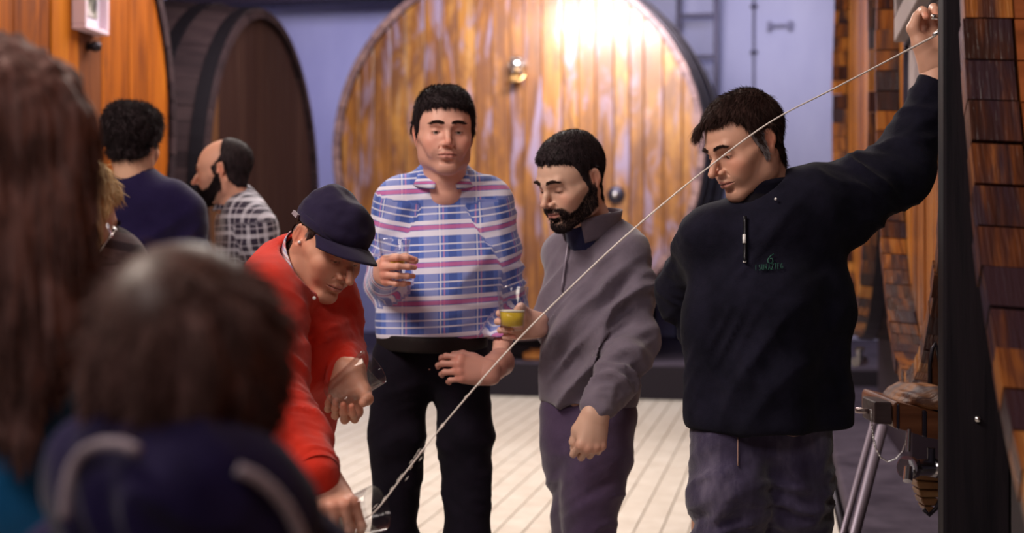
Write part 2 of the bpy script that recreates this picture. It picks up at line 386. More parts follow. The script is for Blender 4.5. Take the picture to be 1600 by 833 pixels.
def interp(x, xs, ys): return np.interp(x, xs, ys)
def hair_h(p, o):
    """>0 inside the hair region, metres, in head coordinates"""
    x, y, z = p[:, 0], p[:, 1], p[:, 2]; ax = np.abs(x)
    fr = o.get('fringe', .068); sb = o.get('sideburn', -.012)
    line = interp(y, [-.11, -.075, -.052, -.036, -.024, -.010, -.002, .002, .026, .032, .055, .10],
                     [fr, fr, fr-.006, fr-.022, .012, sb, sb, .024, .028, -.035, o.get('nape', -.072), o.get('nape', -.072)-.004])
    mid = interp(y, [-.11, -.06, -.02], [fr, fr+.002, fr-.06])
    k = np.clip(1-ax/.045, 0, 1)
    front = y < -.035
    line = np.where(front, line*(1-k)+mid*k, line)
    return z-line+.005*(vnoise(p*170, 5)-.5)*2+.003*(vnoise(p*420, 6)-.5)*2
def head_parts(o, neck):
    """neck: point (head coordinates) where the neck enters the torso"""
    fw = o.get('fw', 1.0); nose = o.get('nose', 1.0); jaw = o.get('jaw', 1.0); chin = o.get('chin', 1.0); lid = o.get('lid', .5); cr = o.get('crown', 0.0)
    s = SDF()
    s.ell((0, .014, .034+cr*.5), (.0745*fw, .0965, .083+cr), .01)
    s.ell((0, -.030, .012), (.0655*fw, .064, .075), .03)
    s.ell((0, -.030, -.042), (.0535*fw*jaw, .054, .062), .03)
    for q in (-1, 1):
        s.cap((q*.060*fw*jaw, .006, -.040), (q*.051*fw*jaw, -.004, -.072), .014, .0145, .03)
        s.cap((q*.051*fw*jaw, -.004, -.072), (q*.017, -.074, -.101), .0145, .0145, .028)
        s.ell((q*.047*fw, -.058, -.028), (.019, .022, .017), .024)
        s.cap((q*.060*fw, -.030, -.014), (q*.066*fw, .0, -.010), .010, .010, .02)
    for q in (-1, 1): s.ell((q*.034*fw, -.064, -.046), (.020, .022, .026), .02)
    s.ell((0, -.079, -.101*chin), (.019, .015, .015), .02)
    s.ell((0, -.074, -.058), (.030, .024, .026), .022)
    s.cap((-.036, -.080, .0225), (-.012, -.0885, .0185), .0095, .010, .014)
    s.cap((.036, -.080, .0225), (.012, -.0885, .0185), .0095, .010, .014)
    s.cap((-.012, -.0885, .0185), (.012, -.0885, .0185), .010, .010, .014)
    for q in (-1, 1):
        s.ell((q*.0315, -.0985, .000), (.0185, .0165, .0125), .012, sub=True)
        s.ell((q*.046, -.094, -.004), (.010, .012, .011), .010, sub=True)
        # lids
        s.ell((q*.0315, -.0735, .0005), (.0150, .0142, .0128), .004)
        s.ell((q*.0315, -.0900, .0005-.0085*lid-.001), (.0115, .008, .0032+.003*(1-lid)), .002, sub=True)
    # nose
    s.cap((0, -.088, .012), (0, -.102*(.5+.5*nose), -.012), .0065, .0072, .012)
    s.cap((0, -.102*(.5+.5*nose), -.012), (0, -.114*(.35+.65*nose), -.031), .0072, .0098, .008)
    for q in (-1, 1):
        s.ell((q*.0115, -.1015, -.0355), (.0078, .0100, .0072), .007)
        s.ell((q*.0062, -.1070, -.0425), (.0035, .0055, .0035), .003, sub=True)
        s.cap((q*.018, -.096, -.038), (q*.030, -.083, -.060), .0009, .0009, .006, sub=True)
    # mouth
    s.chain([(-.024, -.0885, -.0640), (-.010, -.0985, -.0600), (0, -.1000, -.0612), (.010, -.0985, -.0600), (.024, -.0885, -.0640)], [.0028, .0050, .0046, .0050, .0028], .006)
    s.chain([(-.022, -.0890, -.0665), (-.008, -.0970, -.0705), (.008, -.0970, -.0705), (.022, -.0890, -.0665)], [.0028, .0056, .0056, .0028], .006)
    s.chain([(-.027, -.0890, -.0655), (-.010, -.1035, -.0652), (.010, -.1035, -.0652), (.027, -.0890, -.0655)], [.0012]*4, .003)
    s.ops[-3] = s.ops[-3][:3]+(True,)+s.ops[-3][4:]; s.ops[-2] = s.ops[-2][:3]+(True,)+s.ops[-2][4:]; s.ops[-1] = s.ops[-1][:3]+(True,)+s.ops[-1][4:]
    s.ell((0, -.094, -.0835), (.018, .008, .0055), .008, sub=True)
    # ears
    for q in (-1, 1):
        R = np.array(Matrix.Rotation(math.radians(q*-22), 3, 'Z') @ Matrix.Rotation(math.radians(-10), 3, 'X'))
        c = np.array((q*.0760*fw, .014, -.004)); e = o.get('ear', 1.0)
        s.ell(c+(q*.003, .002, .006), (.0065, .0185*e, .0250*e), .006, R=R)
        s.ell(c+(q*.001, -.005, -.020*e), (.0055, .0105*e, .0130*e), .008, R=R)
        s.ell(c+(q*.010, -.0005, .009), (.0058, .0115*e, .0165*e), .003, sub=True, R=R)
        s.ell(c+(q*.0095, -.005, -.008), (.0055, .0075*e, .0085*e), .004, sub=True, R=R)
        s.cap(c+np.array((q*.0045, .006, .018*e)), c+np.array((q*.0055, .004, -.010*e)), .0024, .0026, .004)
        s.cap(c+np.array((q*.002, -.0135, -.004)), c+np.array((q*.002, -.0125, -.010)), .004, .004, .005)
    # neck
    nk = np.array(neck, float); nr = o.get('neck_r', .054)
    s.cap((0, .024, -.055), nk*.6+np.array((0, .024, -.055))*.4, nr*.98, nr, .035)
    s.cap(nk*.6+np.array((0, .024, -.055))*.4, nk, nr, nr*1.12, .02)
    s.cap((0, -.020, -.085), nk*.7+np.array((0, -.045, -.01)), .020, .018, .03)
    for q in (-1, 1):
        s.cap((q*.058*fw, .022, -.040), nk*.75+np.array((q*.016, -.040, 0)), .012, .011, .02)
    return s
def head_color(V, N, o):
    x, y, z = V[:, 0], V[:, 1], V[:, 2]; ax = np.abs(x)
    base = np.array(o.get('skin', (.66, .40, .30))); c = np.tile(base, (len(V), 1))
    def blob(cx, cy, cz, r): return np.exp(-(((ax-cx)**2+(y-cy)**2+(z-cz)**2)/(r*r)))
    def mixc(w, col): nonlocal c; w = np.clip(w, 0, 1)[:, None]; c = c*(1-w)+np.array(col)*w
    red = base*np.array((1.02, .66, .62))
    mixc(.55*blob(.045, -.075, -.03, .022), red); mixc(.75*blob(0, -.116, -.032, .013), red)
    mixc(.7*blob(.082, .014, -.004, .030)*(ax > .066), base*np.array((1., .60, .52)))
    mixc(.45*blob(.032, -.09, -.010, .012), base*np.array((.72, .52, .55)))
    lipm = ((np.abs(z+.0652-0.12*np.clip(ax-.0, 0, .03)*0) < .0088-(ax*.19)) & (ax < .025) & (y < -.086)).astype(float)
    mixc(lipm*.8, o.get('lip', (.50, .19, .17)))
    mixc((np.abs(z+.0653) < .0016)*(ax < .026)*(y < -.086)*.75, (.12, .04, .035))
    # stubble / beard shadow
    bd = beard_w(V, o); st = o.get('stubble', .0)
    mixc(bd*st, o.get('beard_col', (.05, .035, .035)))
    # brows
    bz = .0225+.004*np.sin(np.clip((ax-.010)/.035, 0, 1)*math.pi)-.02*np.clip(ax-.035, 0, 1)
    mixc(((np.abs(z-bz) < .0032) & (ax > .011) & (ax < .046) & (y < -.055))*.75, o.get('brow', (.03, .018, .016)))
    # lid line
    zl = -.0085*o.get('lid', .5)
    mixc(((np.abs(z-(zl+.0025)) < .0022) & (np.abs(ax-.0315) < .0125) & (y < -.078))*.6, (.10, .045, .035))
    if o.get('scalp', True):
        h = hair_h(V, o); mixc(np.clip(h/.006, 0, 1)*(1-bald_w(V, o)), o.get('scalp_col', (.03, .018, .016)))
    return c
def beard_w(p, o):
    ax = np.abs(p[:, 0]); y = p[:, 1]; z = p[:, 2]
    top = interp(y, [-.12, -.090, -.075, -.050, -.030, -.004, .006], [-.040, -.046, -.066, -.058, -.040, -.010, -.010])
    low = interp(y, [-.1, -.07, -.03, .0], [-.128, -.122, -.105, -.078])
    w = np.clip((top-z)/.008, 0, 1)*np.clip((z-low)/.008, 0, 1)*np.clip((.012-y)/.006, 0, 1)
    lip = (np.abs(z+.0655) < .0078) & (ax < .024) & (y < -.084)
    w = w*(~lip); under = (z > -.092) & (z < -.074) & (ax > .008) & (ax < .022) & (y < -.08); w = np.where(under, w*.35, w)
    return w
def bald_w(p, o):
    b = o.get('bald', 0)
    if not b: return np.zeros(len(p))
    return np.clip((p[:, 2]-.008-.9*np.clip(p[:, 1]+.02, 0, 1))/.014, 0, 1)*np.clip((.035-p[:, 1])/.03, 0, 1)*b
class Person:
    def __init__(s, base, label, group=None):
        s.base = np.array((base[0], base[1], 0.0)); s.label = label; s.parts = []; s.cols = []; s.kids = []; s.group = group
    def flesh(s, V, Q, col):
        s.parts.append((V, Q)); s.cols.append(np.tile(np.array(col), (len(V), 1)) if np.ndim(col) == 1 else col)
    def head(s, c, R, o, neck_w, h=.0023, hair=None, name_hair='hair'):
        c = np.array(c, float); s.hc, s.hR, s.ho = c, R, o
        sc = o.get('size', 1.0); s.hs = sc
        nl = R.T @ (np.array(neck_w)-c)/sc
        sd = head_parts(o, nl); D, lo, ax = sd.grid(h, .012)
        V, Q = surfnet(D.copy(), lo, h); s.hV, s.hQ = V, Q
        N = normals(V, Q)
        s.flesh(V @ R.T*sc+c, Q, head_color(V, N, o))
        if o.get('eyes', True):
            for q in (-1, 1):
                Vs, Qs = uv_sphere(.0122, 20, 14); e = np.array((q*.0315, -.0752, .0002))
                look = np.array(o.get('look', (0, -1, -.25))); look = look/np.linalg.norm(look)
                d = Vs @ look/.0122; col = np.where((d > .955)[:, None], (.015, .01, .01), np.where((d > .84)[:, None], o.get('iris', (.06, .035, .02)), (.62, .56, .54)))
                s.kids.append(('eyeball', (Vs+e) @ R.T*sc+c, Qs, M_EYE, col))
        if hair is not None:
            t = hair; G = np.stack(np.meshgrid(*ax, indexing='ij'), -1).reshape(-1, 3)
            near = np.abs(D.ravel()) < t['t']+.012; th = np.full(len(G), -.004, np.float32); g = G[near]
            hh = hair_h(g, o); m = np.clip(hh/.014, -.3, 1)*(1-bald_w(g, o))
            earm = (np.abs(g[:, 0]) > .072*o.get('fw', 1)) & (g[:, 2] < .024) & (g[:, 1] > -.006) & (g[:, 1] < .034)
            tf = t['t']*(.45+.55*np.clip((g[:, 2]+.02)/.08, 0, 1))+t.get('top', 0)*np.clip((g[:, 2]-.06)/.05, 0, 1)
            tf = tf+(vnoise(g*np.array((70, 70, 45)), 3)-.5)*t.get('lump', .3)*t['t']
            th[near] = np.where(m > 0, tf*m**.7, -.004); th[near] = np.where(earm, -.004, th[near])
            Dh = D-th.reshape(D.shape); Vh, Qh = surfnet(Dh, lo, h)
            hv = hair_h(Vh, o); em = (np.abs(Vh[:, 0]) > .076*o.get('fw', 1)) & (Vh[:, 2] < .022) & (Vh[:, 1] > -.008) & (Vh[:, 1] < .036)
            ok = (hv > -.003) & ~em & (bald_w(Vh, o) < .6)
            Vh, Qh, _ = keep(Vh, Qh, ok); Nh = normals(Vh, Qh); s.shell = (Vh, Qh)
            p, nn = sample(Vh, Qh, t.get('n', 5000), 2)
            comb = t['comb'](p); comb = comb-nn*(comb*nn).sum(1)[:, None]*.85; comb /= np.linalg.norm(comb, axis=1)[:, None]+1e-9
            SV, SQ = strand_mesh('h', p-nn*.002, nn*t.get('lift', .6)+comb*.6, comb+nn*t.get('lift2', .05), t.get('len', .022), t.get('rad', .0007), 4, t.get('wob', .15), curlf=t.get('curl'))
            A, B = join([(Vh, Qh), (SV, SQ)])
            s.kids.append((name_hair, A @ R.T*sc+c, B, t['mat'], None))
            if 'side_mat' in t:                                     # greying sideburns
                pp, pn = sample(V, Q, 1100, 9, lambda q_: ((np.abs(q_[:, 0]) > .058) & (q_[:, 1] > -.030) & (q_[:, 1] < .004) & (hair_h(q_, o) > -.004) & (q_[:, 2] < .040)).astype(float))
                SV, SQ = strand_mesh('s', pp+pn*.004, pn*.5+np.array((0, .1, -1)), np.array((0, .2, -1))+pn*.02, .014, .0007, 3, .15)
                s.kids.append(('sideburns', SV @ R.T*sc+c, SQ, t['side_mat'], None))
        if o.get('brows', True):
            def bw(q_):
                axx = np.abs(q_[:, 0]); bz = .0225+.004*np.sin(np.clip((axx-.010)/.035, 0, 1)*math.pi)-.02*np.clip(axx-.035, 0, 1)
                return ((np.abs(q_[:, 2]-bz) < .0030*(1.15-.6*np.clip((axx-.03)/.017, 0, 1))) & (axx > .010) & (axx < .047) & (q_[:, 1] < -.05)).astype(float)
            p, nn = sample(V, Q, 420, 4, bw); out = np.sign(p[:, :1])*np.array((1, 0, 0))
            SV, SQ = strand_mesh('b', p, nn*.4+out, out+np.array((0, .25, -.15)), .010, .00055, 3, .2)
            s.kids.append(('eyebrows', SV @ R.T*sc+c, SQ, o.get('brow_mat', M_HAIR_DK), None))
        if o.get('beard', 0):
            p, nn = sample(V, Q, 5200, 6, lambda q_: beard_w(q_, o)+1e-9)
            dn = np.array((0, -.2, -1.)); SV, SQ = strand_mesh('d', p-nn*.0005, nn*.7+dn*.5, dn+nn*.15, o['beard'], .0005, 3, .3)
            s.kids.append(('beard', SV @ R.T*sc+c, SQ, M_HAIR_BK, None))
    def tohead(s, V): return np.asarray(V) @ s.hR.T*s.hs+s.hc
    def cloth(s, name, sd, h, m, segs=(), seed=0, pad=.03, puv=None, label=None, extra=None, post=None):
        V, Q = sd.mesh(h, pad, post); N = normals(V, Q)
        # one smoothing pass
        if segs: V = folds(V, N, segs, seed)
        if extra is not None: V = extra(V, normals(V, Q))
        k = (name, V, Q, m, None); s.kids.append(k+((puv(V) if puv else None), label)); return V, Q
    def raw(s, name, V, Q, m, col=None, puv=None, label=None, smooth=True): s.kids.append((name, np.asarray(V, float), Q, m, col, puv, label, smooth))
    def finish(s, cat='person'):
        V, Q = join(s.parts); me = fast_mesh('person', V-s.base, Q); col_attr(me, np.concatenate(s.cols))
        body = link('person', me, MS, None, s.base); tag(body, s.label, cat, s.group); s.obj = body
        for k in s.kids:
            name, V, Q, m, col = k[:5]; sm = k[7] if len(k) > 7 else True
            if isinstance(Q, np.ndarray): me = fast_mesh(name, V-s.base, Q, sm)
            else: me = mesh_np(name, V-s.base, Q, sm)
            if col is not None: col_attr(me, np.asarray(col))
            if len(k) > 5 and k[5] is not None: vec_attr(me, k[5])
            o = link(name, me, m, body)
            if len(k) > 6 and k[6]: o['label'] = k[6]
        return body
def uv_sphere(r, nu, nv):
    V = []; Q = []
    for j in range(nv+1):
        ph = math.pi*(j/nv); ph = min(max(ph, .02), math.pi-.02)
        for i in range(nu): t = 2*math.pi*i/nu; V.append((r*math.sin(ph)*math.cos(t), r*math.sin(ph)*math.sin(t), r*math.cos(ph)))
    for j in range(nv):
        for i in range(nu): a = j*nu+i; b = j*nu+(i+1) % nu; Q.append((a, a+nu, b+nu, b))
    return np.array(V), np.array(Q)
FING = [(-.0300, .088, .003, (.043, .026, .021), .0092), (-.0095, .093, .006, (.047, .030, .022), .0095),
        (.0115, .088, .003, (.044, .028, .021), .0090), (.0305, .079, -.002, (.034, .021, .019), .0080)]
def hand(person, wrist, R, curls, thumb, side='R', skin=(.66, .40, .30), size=1.0, h=.0019, arm_from=None, spread=(8, 2, -4, -10), arm_r=.027):
    """R: columns = thumb axis X (right hand: -X is the thumb side), finger axis Y, back of the hand Z"""
    s = SDF(); f = -1.0 if side == 'L' else 1.0
    tips = []
    s.cap((-.012, -.012, 0), (.012, -.012, 0), .0215, .0215, .01)
    for i, (x, y, z, L, r) in enumerate(FING):
        s.cap((x*.45, .006, 0), (x*.98, y-.006, z-.003), .0165, .0118, .022)
        a = math.radians(spread[i]); p = np.array((x, y, z)); ang = 0.0; fwd = np.array((-math.sin(a), math.cos(a), 0)); rr = r
        for j in range(3):
            ang += math.radians(curls[i][j]); d = fwd*math.cos(ang)+np.array((0, 0, -1))*math.sin(ang)
            q = p+d*L[j]; r2 = rr*.90
            s.cap(p, q, rr*(1.06 if j == 0 else 1.0), r2, .006)
            if j == 2: tips.append((q.copy(), d, np.array((0, 0, 1))*math.cos(ang)+fwd*math.sin(ang), r2))
            p = q; rr = r2
        s.ell((x*.99, y-.004, z+.004), (.008, .009, .007), .008)
    tp = [np.array(q) for q in thumb]
    s.cap((-.012, .006, -.006), tp[0], .018, .0165, .02); s.chain(tp, [.0160, .0118, .0105, .0088][:len(tp)], .010)
    s.ell((.020, .035, -.010), (.016, .030, .012), .02); s.ell((-.020, .030, -.012), (.018, .026, .012), .02)
    V, Q = s.mesh(h/size, .012); N = normals(V, Q)
    sk = np.array(skin); c = np.tile(sk, (len(V), 1))
    for i, (x, y, z, L, r) in enumerate(FING):
        k = np.exp(-(((V-np.array((x, y, z+.004)))**2).sum(1))/.00022)[:, None]*.45; c = c*(1-k)+sk*np.array((1.02, .62, .56))*k
    for q, d, up, r2 in tips:
        k = np.exp(-(((V-q)**2).sum(1))/.00018)[:, None]*.55; c = c*(1-k)+sk*np.array((1.02, .60, .55))*k
        t = V-(q+up*r2*.9-d*.001); nl = ((t @ d)**2/.0075**2+((t-np.outer(t @ d, d)-np.outer(t @ up, up))**2).sum(1)/.0052**2+(t @ up)**2/.004**2) < 1
        c[nl] = sk*np.array((1.12, .88, .86))
    V[:, 0] *= f
    if f < 0: Q = Q[:, ::-1]
    W_ = V*size @ R.T+np.array(wrist)
    person.flesh(W_, Q, c)
    if arm_from is not None:
        a = SDF(); w0 = np.array(wrist)+R[:, 1]*.005; af = np.array(arm_from)
        a.cap(w0, w0*.5+af*.5, .0225*size, arm_r*size*1.15, .01); a.cap(w0*.5+af*.5, af, arm_r*size*1.15, arm_r*size*1.4, .02)
        Va, Qa = a.mesh(.004, .01); person.flesh(Va, Qa, sk)
    return W_
def core(person, limbs, skin=(.66, .40, .30), k=.05, h=.016):
    s = SDF()
    for pts, rs in limbs: s.chain(pts, rs, k)
    V, Q = s.mesh(h, .03); person.flesh(V, Q, skin)
def shoe(person, ankle, dirv, m):
    """a low shoe standing on the floor"""
    d = np.array((dirv[0], dirv[1], 0.0)); d /= np.linalg.norm(d); a = np.array((ankle[0], ankle[1], 0)); s = SDF()
    s.cap(a-d*.045+(0, 0, .045), a+d*.06+(0, 0, .045), .040, .040, .02); s.cap(a+d*.06+(0, 0, .038), a+d*.155+(0, 0, .030), .042, .032, .04)
    s.cap(a+(0, 0, .05), a+(0, 0, .11), .044, .043, .03); s.cut((0, 0, -1), (0, 0, .0))
    V, Q = s.mesh(.007, .02); person.raw('shoe', V, Q, m)
def collar(person, c, up, fwd, rx, ry, hgt, gap, m, name='collar', flare=.25, th=.004, drop=0.0, lean=0.0, label=None, fold=False):
    """standing collar: strip around the neck, open by `gap` degrees towards fwd"""
    B = basis(fwd, up); n = 44; k = 7; V = []; c = np.array(c)
    for side in (0, 1):
        for j in range(k):
            t = j/(k-1)
            for i in range(n):
                a = math.radians(gap/2+(360-gap)*i/(n-1)); fr = math.cos(a)
                g = 1+flare*t; off = -th*side
                if fold:  # turned-over collar: rises, then falls outside
                    zz = hgt*(1-abs(2*t-1)**1.3) if t < .5 else hgt*(1-1.25*(2*t-1)); g = 1+flare*max(0, 2*t-1)*1.0+.02
                else: zz = hgt*t
                zz = zz-drop*max(fr, 0)**2
                p = c+B[:, 1]*((ry*g+off)*fr+lean*t)+B[:, 0]*(rx*g+off)*math.sin(a)+B[:, 2]*zz
                V.append(p)
    Q = []; m0 = n*k
    for j in range(k-1):
        for i in range(n-1):
            a = j*n+i; Q.append((a, a+1, a+n+1, a+n)); Q.append((m0+a, m0+a+n, m0+a+n+1, m0+a+1))
    for i in range(n-1):
        Q.append((i, m0+i, m0+i+1, i+1)); a = (k-1)*n+i; Q.append((a, a+1, m0+a+1, m0+a))
    for j in range(k-1):
        a = j*n; Q.append((a, a+n, m0+a+n, m0+a)); a = j*n+n-1; Q.append((a, m0+a, m0+a+n, a+n))
    person.raw(name, np.array(V), np.array(Q), m, label=label)
# ================================================================== the hall
HEAD_Y = 13.9
def room(u, v, z=0.0): return U*u+W*v+Vector((0, 0, z))      # room coordinates
RM = Matrix((( U.x, W.x, 0, 0), (U.y, W.y, 0, 0), (0, 0, 1, 0), (0, 0, 0, 1)))
# floor
m = mat('pale_floor_tile', (.72, .66, .58), .38, 0, .5); n = NT(m)
oi = n.add('ShaderNodeObjectInfo')
c = n.ramp(n.noise(n.coord((1, 1, 1), rnd=True), 9, 5, .6), [(.25, (.60, .54, .47)), (.75, (.80, .75, .68))])
c = n.mix(n.math('MULTIPLY', oi.outputs['Random'], .25), c, (.58, .50, .42)); n.base(c)
n.bump(n.noise(n.coord((1, 1, 1), rnd=True), 40, 3), .15, .003); M_TILE = m
M_GROUT = mat('floor_grout', (.20, .15, .10), .8)
m = mat('plaster_lavender', (.46, .46, .66), .75, 0, .2); n = NT(m)
c = n.ramp(n.noise(n.coord((1, 1, .4)), 1.1, 5, .6), [(.3, (.40, .40, .60)), (.7, (.54, .54, .72))])
n.base(c); n.bump(n.noise(n.coord((1, 1, 1)), 18, 4), .12, .01); M_PLASTER = m
m = mat('dark_concrete', (.16, .12, .17), .8, 0, .12); n = NT(m)
n.base(n.ramp(n.noise(n.coord((1, 1, 1)), 4, 6, .65), [(.3, (.035, .026, .040)), (.7, (.095, .075, .105))])); n.bump(n.noise(n.coord(), 30, 4), .2, .01); M_CONC = m
m = mat('dark_timber_beam', (.03, .02, .03), .6); M_BEAM = m; m.node_tree.nodes['Principled BSDF'].inputs['Specular IOR Level'].default_value = .15
m = mat('ceiling_board', (.09, .06, .08), .8); M_CEIL = m
def struct(o): o['kind'] = 'structure'; return o
fl = struct(box('floor', (-7, -4, -.12), (6, 15.2, -.006), M_GROUT, None, 0, RM))
# tiles: brick bond, long side across the joint lines that run to the back of the room
TW, TL, G_, G2 = .125, .25, .0065, .0028
bm = bmesh.new(); box_bm(bm, (-TW/2+G_/2, -TL/2+G2/2, -.012), (TW/2-G_/2, TL/2-G2/2, 0), None, .0012); tile_me = bm_mesh(bm, 'tile'); tile_me.materials.append(M_TILE)
cells = []
rt = random.Random(5)
for i in range(-44, 26):
    off = .5*TL if i % 2 else 0.0
    for j in range(-4, 60):
        u, v = i*TW, j*TL+off
        p = room(u, v); 
        if p.y < .3 or v > 14.0: continue
        cells.append((p, i, j))
def vis(p):
    if p.y < 1: return -1
    px = 800+F*p.x/p.y; py = HOR+F*EYE/p.y
    if not (470 < px < 1400 and py < 850): return -1
    if (570 < px < 640 and py > 640): return -1
    return 100/p.y
cells.sort(key=lambda t: -vis(t[0]))
for k, (p, i, j) in enumerate(cells[:300]):
    o = link('tile', tile_me, None, fl); o.location = p+Vector((0, 0, rt.uniform(-.0006, .0006))); o.rotation_euler = (rt.gauss(0, .0012), rt.gauss(0, .0012), -TH)
Vt = []; Qt = []
a_, b_ = TW/2-G_/2, TL/2-G2/2
for (p, i, j) in cells[300:]:
    k0 = len(Vt); z = rt.uniform(-.0006, .0006)
    for (x, y, zz) in ((-a_, -b_, -.01), (a_, -b_, -.01), (a_, b_, -.01), (-a_, b_, -.01), (-a_+.002, -b_+.002, z), (a_-.002, -b_+.002, z), (a_-.002, b_-.002, z), (-a_+.002, b_-.002, z)):
        q = p+U*x+W*y; Vt.append((q.x, q.y, zz))
    Qt += [(k0+4, k0+5, k0+6, k0+7), (k0, k0+1, k0+5, k0+4), (k0+1, k0+2, k0+6, k0+5), (k0+2, k0+3, k0+7, k0+6), (k0+3, k0, k0+4, k0+7)]
tag(link('tile', fast_mesh('tiles_far', np.array(Vt), np.array(Qt), False), M_TILE, fl), kind='stuff')
# walls and ceiling
WV = 14.25
struct(box('wall_back', (-7, WV, 0), (6, WV+.2, 4.6), M_PLASTER, None, 0, RM))
struct(box('wall_left', (-7.0, -4, 0), (-6.8, WV, 4.6), M_PLASTER, None, 0, RM))
struct(box('wall_right', (3.9, -4, 0), (4.1, WV, 4.6), M_PLASTER, None, 0, RM))
struct(box('wall_front', (-7, -4.2, 0), (6, -4, 4.6), M_PLASTER, None, 0, RM))
struct(box('ceiling', (-7, -4, 4.5), (6, WV, 4.7), M_CEIL, None, 0, RM))
# a dark beam low on the back wall at the left and a conduit
struct(box('trim_1', (-6.8, WV-1.0, 3.99), (-2.1, WV-.72, 4.3), M_BEAM, None, .01, RM))
M_STEEL_DK = mat('dark_steel', (.05, .045, .07), .45, .8)
M_CHROME = mat('chrome', (.75, .74, .76), .24, 1.0)
M_BRASS = mat('brass', (.80, .50, .22), .25, 1.0)
cpt = P(1178, 200, 14.0)
k = room(0, 0); uu = Vector(cpt).dot(U)
cd = empty('electrical_conduit', room(uu, WV-.03)); tag(cd, 'thin grey vertical conduit with clips on the lavender wall, right of the big cask', 'conduit')
tube('pipe', [(0, 0, .55), (0, 0, 4.5)], .014, mat('conduit_grey', (.16, .15, .22), .5), cd, 8)
for z in (1.5, 2.25, 2.8, 3.4, 3.9): box('clip', (-.035, -.02, z), (.035, .022, z+.035), M_STEEL_DK, cd, .003)
# ladder leaning behind the cask
def room_u(px, v):                # room u of a photo column on the plane v
    t = (px-800)/F; # (u*Ux+v*Wx)/(u*Uy+v*Wy)=t
    return (t*W.y*v-W.x*v)/(U.x-t*U.y)
ld = empty('ladder', room(room_u(1090, 13.95), 13.95), -TH); tag(ld, 'dark metal ladder standing against the lavender wall behind the big cask', 'ladder')
wid = .40
for q in (-1, 1): box('rail', (q*wid/2-.03, -.03, .01), (q*wid/2+.03, .03, 4.4), M_STEEL_DK, ld, .006)
for i in range(9): box('rung', (-wid/2, -.02, .62+i*.45), (wid/2, .02, .665+i*.45), M_STEEL_DK, ld, .005)
# pipe bracket on the right part of the back wall (a faded fitting)
hk = empty('wall_bracket', room(room_u(1218, 14.2), 14.2), -TH); tag(hk, 'small pale bar bracket high on the lavender wall right of the conduit', 'bracket')
M_BRK = mat('painted_bracket', (.20, .19, .30), .6)
zb = EYE+(HOR-47)/F*14.1
box('bar', (-.11, -.03, zb), (.11, -.01, zb+.03), M_BRK, hk, .004)
for q in (-1, 1): box('plate', (q*.11-.02, -.035, zb-.04), (q*.11+.02, .03, zb+.06), M_BRK, hk, .004)
# ------------------------------------------------------------------ casks
OR = [(.22, (.07, .018, .006)), (.42, (.22, .066, .010)), (.60, (.36, .125, .018)), (.80, (.46, .19, .035))]
M_HEAD_WEATHER = wood('weathered_cask_head', [(.16, (.050, .018, .016)), (.34, (.17, .062, .018)), (.54, (.31, .125, .024)), (.72, (.38, .19, .052)), (.88, (.42, .32, .26))], .40, 2, 8.0, (.24, .18, .27), (.52, .66), .35, .45, .3, .32, mottle=(.13, .048, .022))
M_HEAD_OR = wood('orange_varnished_cask_head', OR, .30, 2, 8.0, (.12, .045, .025), (.60, .80), .2, .5, .25)
M_HEAD_OR2 = wood('orange_cask_head_left', [(.2, (.08, .016, .002)), (.45, (.26, .065, .003)), (.8, (.42, .135, .006))], .55, 2, 6.0, (.10, .028, .010), (.60, .78), .2, .15)
M_HEAD_DK = wood('dark_cask_head', [(.2, (.020, .008, .008)), (.5, (.024, .010, .009)), (.8, (.042, .020, .016))], .65, 2, 7.0, None, (0, 1), .2, .08)
M_HEAD_TAN = wood('tan_board', [(.2, (.12, .05, .02)), (.5, (.22, .10, .04)), (.8, (.32, .17, .07))], .5, 2, 7.0)
M_HEAD_TAN_DK = wood('dark_tan_board', [(.2, (.035, .014, .010)), (.5, (.085, .036, .016)), (.8, (.13, .06, .03))], .6, 2, 7.0, spec=.1)
M_HEAD_BRN = wood('brown_board', [(.2, (.045, .014, .008)), (.5, (.12, .036, .012)), (.8, (.18, .06, .02))], .55, 2, 7.0, spec=.15)
M_STV_DK = wood('dark_cask_stave', [(.2, (.010, .006, .009)), (.5, (.024, .014, .018)), (.8, (.040, .024, .028))], .7, 1, 8.0, None, (0, 1), .3, .12)
M_STV_OR = wood('charred_orange_stave', [(.28, (.030, .012, .010)), (.42, (.10, .032, .014)), (.56, (.28, .095, .020)), (.8, (.42, .18, .04))], .30, 0, 14.0, (.030, .016, .024), (.44, .58), .9, .18, .1, .5)
M_STV_IN = wood('varnished_inner_stave', [(.2, (.16, .045, .014)), (.5, (.30, .085, .022)), (.8, (.42, .14, .035))], .38, 1, 9.0, (.16, .045, .02), (.62, .8), .2, .4)
M_STV_PALE = wood('purple_brown_stave_end', [(.2, (.085, .045, .055)), (.5, (.20, .12, .13)), (.8, (.36, .22, .20))], .5, 1, 8.0, None, (0, 1), .3, .4)
M_HOOP = mat('iron_hoop', (.022, .018, .026), .45, .75)
